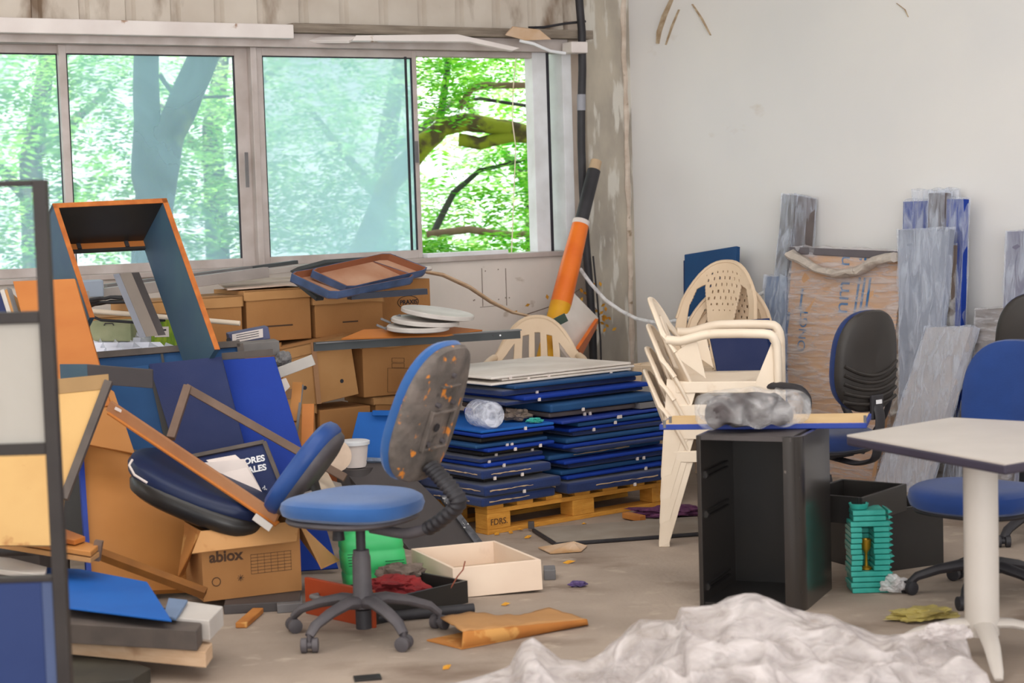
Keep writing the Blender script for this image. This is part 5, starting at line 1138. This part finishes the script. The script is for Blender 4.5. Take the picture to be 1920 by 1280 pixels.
# big tan panel
o, pts, n = panel('beech_board', 'big tan beech panel with blue edges leaning low at the left', 'panel', [(149, 824), (448, 905), (472, 1098), (168, 1112)], [8.05, 8.1, 7.72], .028, chip_big, bev=0)
MB().bar(pts[0] - n * .004, pts[3] - n * .004, .02, .045, n).ob('edge_band', edgeblue, o); MB().bar(pts[1] - n * .004, pts[2] - n * .004, .02, .045, n).ob('edge_band', edgeblue, o); MB().bar(pts[0] - n * .004, pts[1] - n * .004, .012, .045, n).ob('top_band', grey_brn, o)
# black sheet added in place of the shade in the void behind the plywood
panel('void_shade_sheet', 'black sheet standing in for the shaded gap behind the plywood and beside the tan beech panel', 'board', [(60, 860), (152, 850), (166, 1045), (60, 1050)], [8.1, 8.1, 7.9], .02, blackm)
# plywood
pts, n = quad([(-70, 742), (204, 715), (120, 935), (114, 1022), (-70, 1022)], [7.15, 7.2, 7.0])
t = thing('plywood_sheet', 'yellowed plywood sheet with slanting dark edge behind the metal screen', 'board', pts[3])
MB().prism(pts, n * .02).ob('sheet', yell_wood, t)
MB().bar(pts[1], pts[2], .03, .03, n).ob('dark_edge', grey_brn, t); MB().bar(pts[0], pts[1], .06, .006, n).ob('dusty_band', grey_brn if 0 else pm('dusty_brown', C(160, 128, 88), None, 6, .9), t)
# shelf end box
t = thing('shelf_end', 'grey and teal box section jutting out above the plywood', 'beam', at(163, 720, 7.5))
c0 = at(163, 683, 7.55); h_ = at(163, 719, 7.55).z - c0.z
MB().par(c0, at(112, 683, 7.75) - c0, V((.0, .02, 0)), Z * h_).ob('end_face', tealgreen, t); MB().prism([c0, at(286, 693, 7.75), at(286, 728, 7.75), c0 + Z * h_], V((-.0, .02, 0))).ob('side_face', grey_brn if 0 else dkgrey, t, bev=.002)
# plank
a, b = at(205, 760, 7.62), at(520, 972, 7.35); t = thing('plank', 'long thin orange-brown plank slanting down across the navy boards', 'plank', b)
MB().bar(a, b, .02, .042, Z).ob('plank_body', pm('plank_tan', C(172, 122, 84), C(158, 106, 70), 5, .6), t); d = (b - a).normalized()
MB().bar(a + V((0, -.006, -.026)), b + V((0, -.006, -.022)), .03, .007, V((.3, -.6, 1)).normalized()).ob('underside_edge', chip_or, t)
q = lerp(a, b, .06); MB().box(q + V((0, -.014, .012)), (.03, .004, .012), Matrix.Rotation(.5, 3, 'Y')).ob('paint_scuff', paper_m, t)
# framed sign
pts, n = quad([(362, 856), (496, 829), (540, 940), (408, 975)], [7.85, 7.85, 7.72]); t = thing('framed_sign', 'dark blue framed sign with white capitals half covered by papers', 'sign', pts[2])
MB().prism(pts, n * .012).ob('sign_face', navy2, t)
for i in range(4): MB().bar(pts[i] - n * .002, pts[(i + 1) % 4] - n * .002, .018, .022, n).ob('frame_bar', grey_brn, t, bev=.002)
xd = (pts[1] - pts[0]).normalized(); yd = (pts[0] - pts[3]).normalized()
sg = at(497, 862, 7.8); sg = pln(497, 863, pts[0] - n * .002, n); text('VALORES', .038, sg, xd, yd, white_ink, t, 'white_lettering', bold=.0012, align='RIGHT')
sg = pln(500, 880, pts[0] - n * .002, n); text('IALES', .038, sg, xd, yd, white_ink, t, 'white_lettering', bold=.0012, align='RIGHT')
sg = pln(501, 917, pts[0] - n * .002, n); text('d,', .028, sg, xd, yd, white_ink, t, 'white_lettering', align='RIGHT')
panel('paper_sheet', 'upper white paper sheet slipped over the blue sign', 'paper', [(386, 862), (441, 852), (455, 864), (508, 948), (492, 950)], [7.74, 7.74, 7.72], .002, paper_m)
panel('paper_sheet', 'lower white paper sheet between the plank and the blue sign', 'paper', [(370, 868), (458, 860), (510, 955), (498, 958), (420, 900)], [7.71, 7.71, 7.66], .002, paper_m)
# brown picture frame corner
t = thing('empty_frame', 'brown wooden frame corner standing on edge in front of the blue boards', 'frame', at(330, 820, 7.85))
MB().bar(at(352, 724, 8.02), at(320, 822, 7.85), .035, .03, V((0, -1, .3))).ob('frame_bar', brn_wood, t, bev=.003); MB().bar(at(348, 726, 8.02), at(648, 896, 7.88), .035, .025, V((0, -1, .3))).ob('frame_bar', brn_wood, t, bev=.003)
# tipped chair
t = thing('tipped_chair', 'tipped-over swivel chair with navy seat and worn blue back in the pile', 'chair', at(520, 980, 7.5))
cs = at(378, 916, 7.58); T = frame_mat(cs, at(528, 985, 7.5) - at(236, 862, 7.62), V((.05, 1, .12)))
MB().pad(.64, .42, .085, T, 2.6, dome=.3, bow=.02).ob('seat', darknavy, t, smooth=True)
T = frame_mat(cs - V((0, .02, .045)), at(528, 985, 7.5) - at(236, 862, 7.62), V((.05, 1, .12))); MB().pad(.60, .41, .09, T, 2.8).ob('seat_shell', blackm, t, smooth=True)
q = [at(248, 862, 7.46), at(242, 872, 7.42), at(252, 890, 7.40), at(276, 905, 7.40)]; MB().tube(q, .005, 8).ob('white_piping', paper_m, t, smooth=True)
p = at(480, 962, 7.33); MB().par(p, at(512, 985, 7.3) - p, at(472, 974, 7.33) - p, V((0, .01, 0))).ob('pale_bracket', ltgrey, t, bev=.003)
cb = at(568, 876, 7.42); axy = at(625, 805, 7.48) - at(515, 945, 7.36); T = frame_mat(cb, V((.1, 1, .0)), axy)
MB().pad(.40, .43, .085, T, 2.7, bow=-.0, dome=.4).ob('backrest', tip_blue, t, smooth=True)
qn = T.to_3x3() @ V((0, 0, 1)); sg = 1 if qn.x > 0 else -1
T = frame_mat(cb + qn * sg * .032, V((.1, 1, .0)), axy); MB().pad(.38, .40, .07, T, 2.8).ob('back_shell', chair_grey, t, smooth=True)
MB().tube([at(575, 900, 7.4), at(585, 930, 7.4), at(560, 950, 7.42)], [.045, .05, .04], 12).ob('mechanism', blackm, t, smooth=True); MB().tube([at(565, 930, 7.3), at(585, 924, 7.3)], .012, 10).ob('lever_knob', ltgrey, t, smooth=True)
MB().tube([at(566, 868, 7.3) , at(572, 862, 7.3)], .001, 6).ob('scuff', paper_m, t)
# lids, stick, papers around the tipped chair
tag(MB().lathe([(0, 0), (.085, 0), (.09, .012), (.08, .016), (0, .014)], 30, Matrix.Translation(at(622, 856, 8.45)) @ Matrix.Rotation(.95, 4, 'X') @ Matrix.Rotation(.15, 4, 'Y')).ob('white_disc', pm('cracked_lid', C(206, 184, 164), C(190, 166, 146), 9, .7), smooth=True), 'cracked cream round lid behind the worn blue chair back', 'lid')
tb = thing('bucket', 'white lidded tub standing in front of the bottom boxes', 'bucket', at(668, 880, 8.9) )
bp = at(664, 828, 8.95); MB().lathe([(.055, -.12), (.066, -.02), (.07, 0)], 30, Matrix.Translation(bp)).ob('body', paper_m, tb, smooth=True); MB().lathe([(.075, -.012), (.076, .004), (.066, .008), (0, .006)], 30, Matrix.Translation(bp)).ob('lid', white_paint, tb, smooth=True)
tb2 = tag(MB().lathe([(.0, -.33), (.09, -.33), (.09, -.125), (0, -.125)], 24, Matrix.Translation(bp)).ob('paint_can', dkgrey, smooth=True), 'dark can under the white lidded tub', 'can')
tag(MB().bar(at(576, 838, 8.4), at(578, 758, 8.5), .055, .02, V((0, -1, 0))).ob('wood_stick', chip_or, bev=.002), 'upright orange wood stick between the royal blue board and the boxes', 'stick')
tag(MB().bar(at(556, 812, 8.55), at(567, 722, 8.7), .012, .012, V((0, -1, 0))).ob('metal_strip', grey_m), 'thin grey metal strip beside the orange wood stick', 'strip')
tag(MB().bar(at(552, 790, 8.6), at(558, 718, 8.7), .045, .02, V((0, -1, 0))).ob('wood_offcut', chip_big), 'short tan board end standing behind the grey metal strip', 'wood')
tag(MB().bar(at(522, 699, 8.6), at(588, 674, 8.6), .015, .05, V((0, 0, 1))).ob('metal_bracket', pm('bracket_white_grey', C(188, 182, 176), None, 5, .5), bev=.002), 'pale grey flat bracket poking out right of the royal blue board', 'bracket')
crumple('crushed_part', 'crushed grey plastic part above the pale flat bracket', 'plastic part', at(532, 690, 8.8), .045, grey_m, (.9, .8, 1), 14, jit=.3)
panel('card_tag', 'white card tucked under the pale flat bracket', 'card', [(524, 712), (536, 708), (544, 725), (534, 735)], [8.6, 8.6, 8.6], .004, paper_m)
panel('paper_debris', 'torn pale paper lying behind the blue swivel seat', 'paper', [(588, 868), (612, 880), (636, 925), (590, 930), (585, 900)], [8.1, 8.1, 7.9], .004, pm('torn_paper', C(206, 190, 170), C(180, 160, 140), 6, .8))
panel('paper_debris', 'second torn sheet beside the dark table top', 'paper', [(600, 895), (640, 905), (650, 940), (618, 935)], [8.2, 8.2, 8.0], .004, pm('torn_paper2', C(150, 140, 132), C(120, 110, 104), 6, .8))
# books far left
for i, (x0, x1, m) in enumerate(((-14, -2, navy2), (-2, 7, ltgrey), (7, 13, card_lt), (13, 22, grey_m))):
    panel('book', ['navy book at the far left edge on the pile', 'pale grey book second from the left edge', 'tan book third from the left edge', 'grey book next to the orange beech board'][i], 'book', [(x0, 545 - (i == 3) * 8), (x1, 541), (x1 + 16, 592), (x0 + 16, 592)], [8.2, 8.2, 8.1], .15, m, group='books at the left edge')
# cardboard box ABIOX
B0, B1 = gz(382, 1128, .04), gz(566, 1106, .04); u = B1 - B0; bl = u.length; u.normalize(); v_ = V((-u.y, u.x, 0)); bh = .285; bd = .26
t = thing('cardboard_box', 'open cardboard box with raised flaps and printed front, left foreground', 'box', B0 + u * bl / 2 + v_ * bd / 2)
mb = MB(); mb.par(B0, u * bl, v_ * .005, Z * bh); mb.ob('front_wall', card, t); MB().par(B0 + v_ * bd, u * bl, v_ * .005, Z * bh).ob('back_wall', card, t)
MB().par(B0 + v_ * .005, u * .005, v_ * (bd - .005), Z * bh).ob('side_wall', card, t); MB().par(B0 + u * (bl - .005) + v_ * .005, u * .005, v_ * (bd - .005), Z * bh).ob('side_wall', card, t); MB().par(B0 + v_ * .005 + u * .005, u * (bl - .01), v_ * (bd - .005), Z * .005).ob('bottom_panel', card_brn, t)
FB = B0 + Z * bh; FE = FB + u * bl
def flap(p0, p1, q1, q0, th=.005, m=card_lt): 
    n_ = (p1 - p0).cross(q0 - p0).normalized(); MB().prism([p0, p1, q1, q0], n_ * th).ob('flap', m, t)
f0, f1 = at(363, 1033, B0.y - .07), at(548, 1012, B0.y - .0)
flap(FB, FE, at(556, 1014, FE.y - .08), at(360, 1037, FB.y - .09))
flap(FB + v_ * bd, FE + v_ * bd, FE + v_ * (bd + .02) + Z * .05, FB + v_ * (bd + .03) + Z * .06)
flap(FE, FE + v_ * bd, at(638, 1050, FE.y + .22), at(604, 1066, FE.y + .05)); flap(FB + v_ * bd, FB, at(330, 1086, FB.y + .05), at(346, 1075, FB.y + .16), m=card_brn)
text('abiox', .062, B0 + u * .03 + Z * .155 - v_ * .001, u, Z, ink, t, 'printed_lettering', bold=.002)
mb = MB()
for i in range(7): mb.bar(B0 + u * .20 + Z * (.09 + i * .013) - v_ * .001, B0 + u * .37 + Z * (.09 + i * .013) - v_ * .001, .001, .0018)
for i in range(7): mb.bar(B0 + u * (.20 + i * .028) + Z * .09 - v_ * .001, B0 + u * (.20 + i * .028) + Z * .168 - v_ * .001, .0012, .001, v_)
mb.ob('printed_table', ink, t)
c_ = B0 + u * .055 + Z * .075 - v_ * .001; MB().tube([c_ + u * cos(a) * .017 + Z * sin(a) * .017 for a in [2 * pi * k / 20 for k in range(20)]], .002, 5, closed=True).ob('printed_ring', ink, t)
c_ = B0 + u * .155 + Z * .08 - v_ * .001; mb = MB()
for k in range(4): a = k * pi / 4; mb.bar(c_ - u * cos(a) * .014 - Z * sin(a) * .014, c_ + u * cos(a) * .014 + Z * sin(a) * .014, .001, .004, v_)
mb.ob('printed_star', ink_black, t)
tag(MB().par(gz(420, 1152), V((.30, .04, 0)), V((-.02, .2, 0)), Z * .038).ob('dark_slab', dkgrey, bev=.003), 'dark slab on the floor under the printed cardboard box', 'slab')
tag(MB().par(gz(520, 1150), V((.10, .02, 0)), V((-.02, .15, 0)), Z * .035).ob('grey_slab', grey_m, bev=.003), 'short grey slab under the right corner of the printed cardboard box', 'slab')
tag(MB().bar(gz(452, 1172, .012), gz(484, 1144, .012), .045, .022).ob('wood_offcut', card_brn, bev=.004), 'small orange wood offcut on the floor in front of the printed cardboard box', 'wood')
# slanting batten
a, b = at(165, 1030, 7.35), at(385, 1112, 7.3); tag(MB().bar(a, b, .035, .035, V((0, -.5, 1)).normalized()).ob('batten', pm('batten_brown', C(150, 96, 40), C(120, 76, 34), 6, .6)), 'brown batten slanting down in front of the tan beech panel', 'batten')
# low pile at bottom left
def hs(name, lab, cat, px, z, th, m, bev=.003, group=None):
    pts = [gz(x, y, z + th) - Z * th for x, y in px]; return tag(MB().prism(pts, Z * th).ob(name, m, bev=bev), lab, cat, group)
hs('timber_board', 'dark board flat on the floor, lowest of the left foreground pile', 'board', [(-40, 1218), (150, 1205), (282, 1252), (250, 1272), (-40, 1300)], .0, .05, pm('dark_olive_board', C(70, 66, 56), C(56, 52, 46), 5, .7))
hs('timber_board', 'pale timber board, second from the floor in the left foreground pile', 'board', [(-40, 1160), (140, 1158), (398, 1204), (385, 1222), (100, 1195), (-40, 1190)], .055, .055, lt_wood)
hs('shallow_box', 'open grey-brown shallow box under the azure sheet, left foreground', 'box', [(40, 1120), (330, 1140), (378, 1168), (368, 1182), (60, 1165)], .115, .07, grey_brn)
t1 = hs('box_lid', 'light grey box lid at the right end of the left foreground pile', 'lid', [(340, 1125), (418, 1136), (392, 1163), (330, 1158)], .125, .07, ltgrey)
hs('folder', 'blue-grey folder beside the light grey box lid', 'folder', [(316, 1120), (352, 1124), (330, 1158), (306, 1152)], .20, .012, pm('folder_blue_grey', C(110, 130, 160), None, 5, .6))
hs('azure_sheet', 'bright azure blue sheet on top of the left foreground pile', 'sheet', [(60, 1062), (150, 1066), (276, 1090), (322, 1162), (110, 1136)], .215, .008, azure)
for i, (z, px) in enumerate(((.30, [(-40, 990), (40, 985), (186, 1034), (170, 1046), (-40, 1012)]), (.325, [(-40, 976), (50, 980), (184, 1022), (170, 1034), (-40, 1000)]), (.35, [(-40, 960), (80, 975), (160, 1005), (140, 1012), (-40, 985)]))):
    hs('thin_board', ['lowest thin tan board of the bundle behind the metal screen', 'middle thin tan board of the bundle behind the metal screen', 'top thin tan board of the bundle behind the metal screen'][i], 'board', px, z, .02, [card_lt, chip_big, chip_or][i], group='thin boards behind the screen')
tag(MB().bar(gz(42, 1020, .30), gz(42, 1020, .30) + V((.01, .0, .085)), .035, .03, V((0, -1, 0))).ob('clamp', brn_wood), 'brown clamp over the thin board bundle, left one', 'clamp')
tag(MB().bar(gz(180, 1050, .285), gz(180, 1050, .285) + V((.015, .0, .075)), .03, .03, V((0, -1, 0))).ob('clamp', brn_wood), 'brown clamp at the right end of the thin board bundle', 'clamp')
hs('foam_strip', 'pale curved strip under the thin board bundle', 'strip', [(-40, 1040), (20, 1045), (88, 1062), (84, 1078), (-40, 1062)], .24, .02, ltgrey)
tag(MB().par(gz(10, 1150, 0) + V((-.15, 0, 0)), V((.30, 0, 0)), V((0, .5, 0)), Z * .235).ob('crate', grey_brn, bev=.004), 'dark crate hidden behind the blue base of the metal screen', 'crate')

# foreground metal screen
Ys = 5.0; xr = at(122, 1000, Ys).x; xl = -2.6
def zz(y): return at(100, y, Ys).z
t = thing('partition_screen', 'dark framed office screen with frosted pane and blue base, left foreground', 'screen', V((-1.7, Ys, 0)))
pst = .036; ztop = zz(336)
xr2 = at(88, 345, Ys).x + .0
def sb(name, x0, x1, z0, z1, m, d=.04, o=0, bev=.003): return MB().box(((x0 + x1) / 2, Ys + o, (z0 + z1) / 2), (abs(x1 - x0), d, abs(z1 - z0)), None).ob(name, m, t, bev=bev)
frm = pm('screen_frame', C(40, 34, 33), C(48, 42, 40), 6, .5)
sb('post', xr2 - pst, xr2, 0, ztop, frm); sb('post', -2.2, -2.2 + pst, 0, ztop, frm)
sb('rail', -2.2 + pst, xr2 - pst, ztop - .016, ztop, frm)
for y in (592, 838): sb('rail', -2.2 + pst, xr2 - pst, zz(y) - .018, zz(y) + .014, frm)
sb('rail', -2.2 + pst, xr2 - pst, zz(1088), zz(1078), frm)
sb('frosted_pane', -2.2 + pst, xr2 - pst, zz(832), zz(600), frost_m, d=.008)
sb('base_panel', -2.2 + pst, xr2 - pst - .03, .02, zz(1088), pm('screen_blue', C(26, 46, 96), C(34, 54, 104), 2, .6), d=.03)
sb('base_strip', xr2 - pst - .03, xr2 - pst, .02, zz(1088), pm('screen_strip', C(70, 84, 120), None, 4, .6), d=.032)
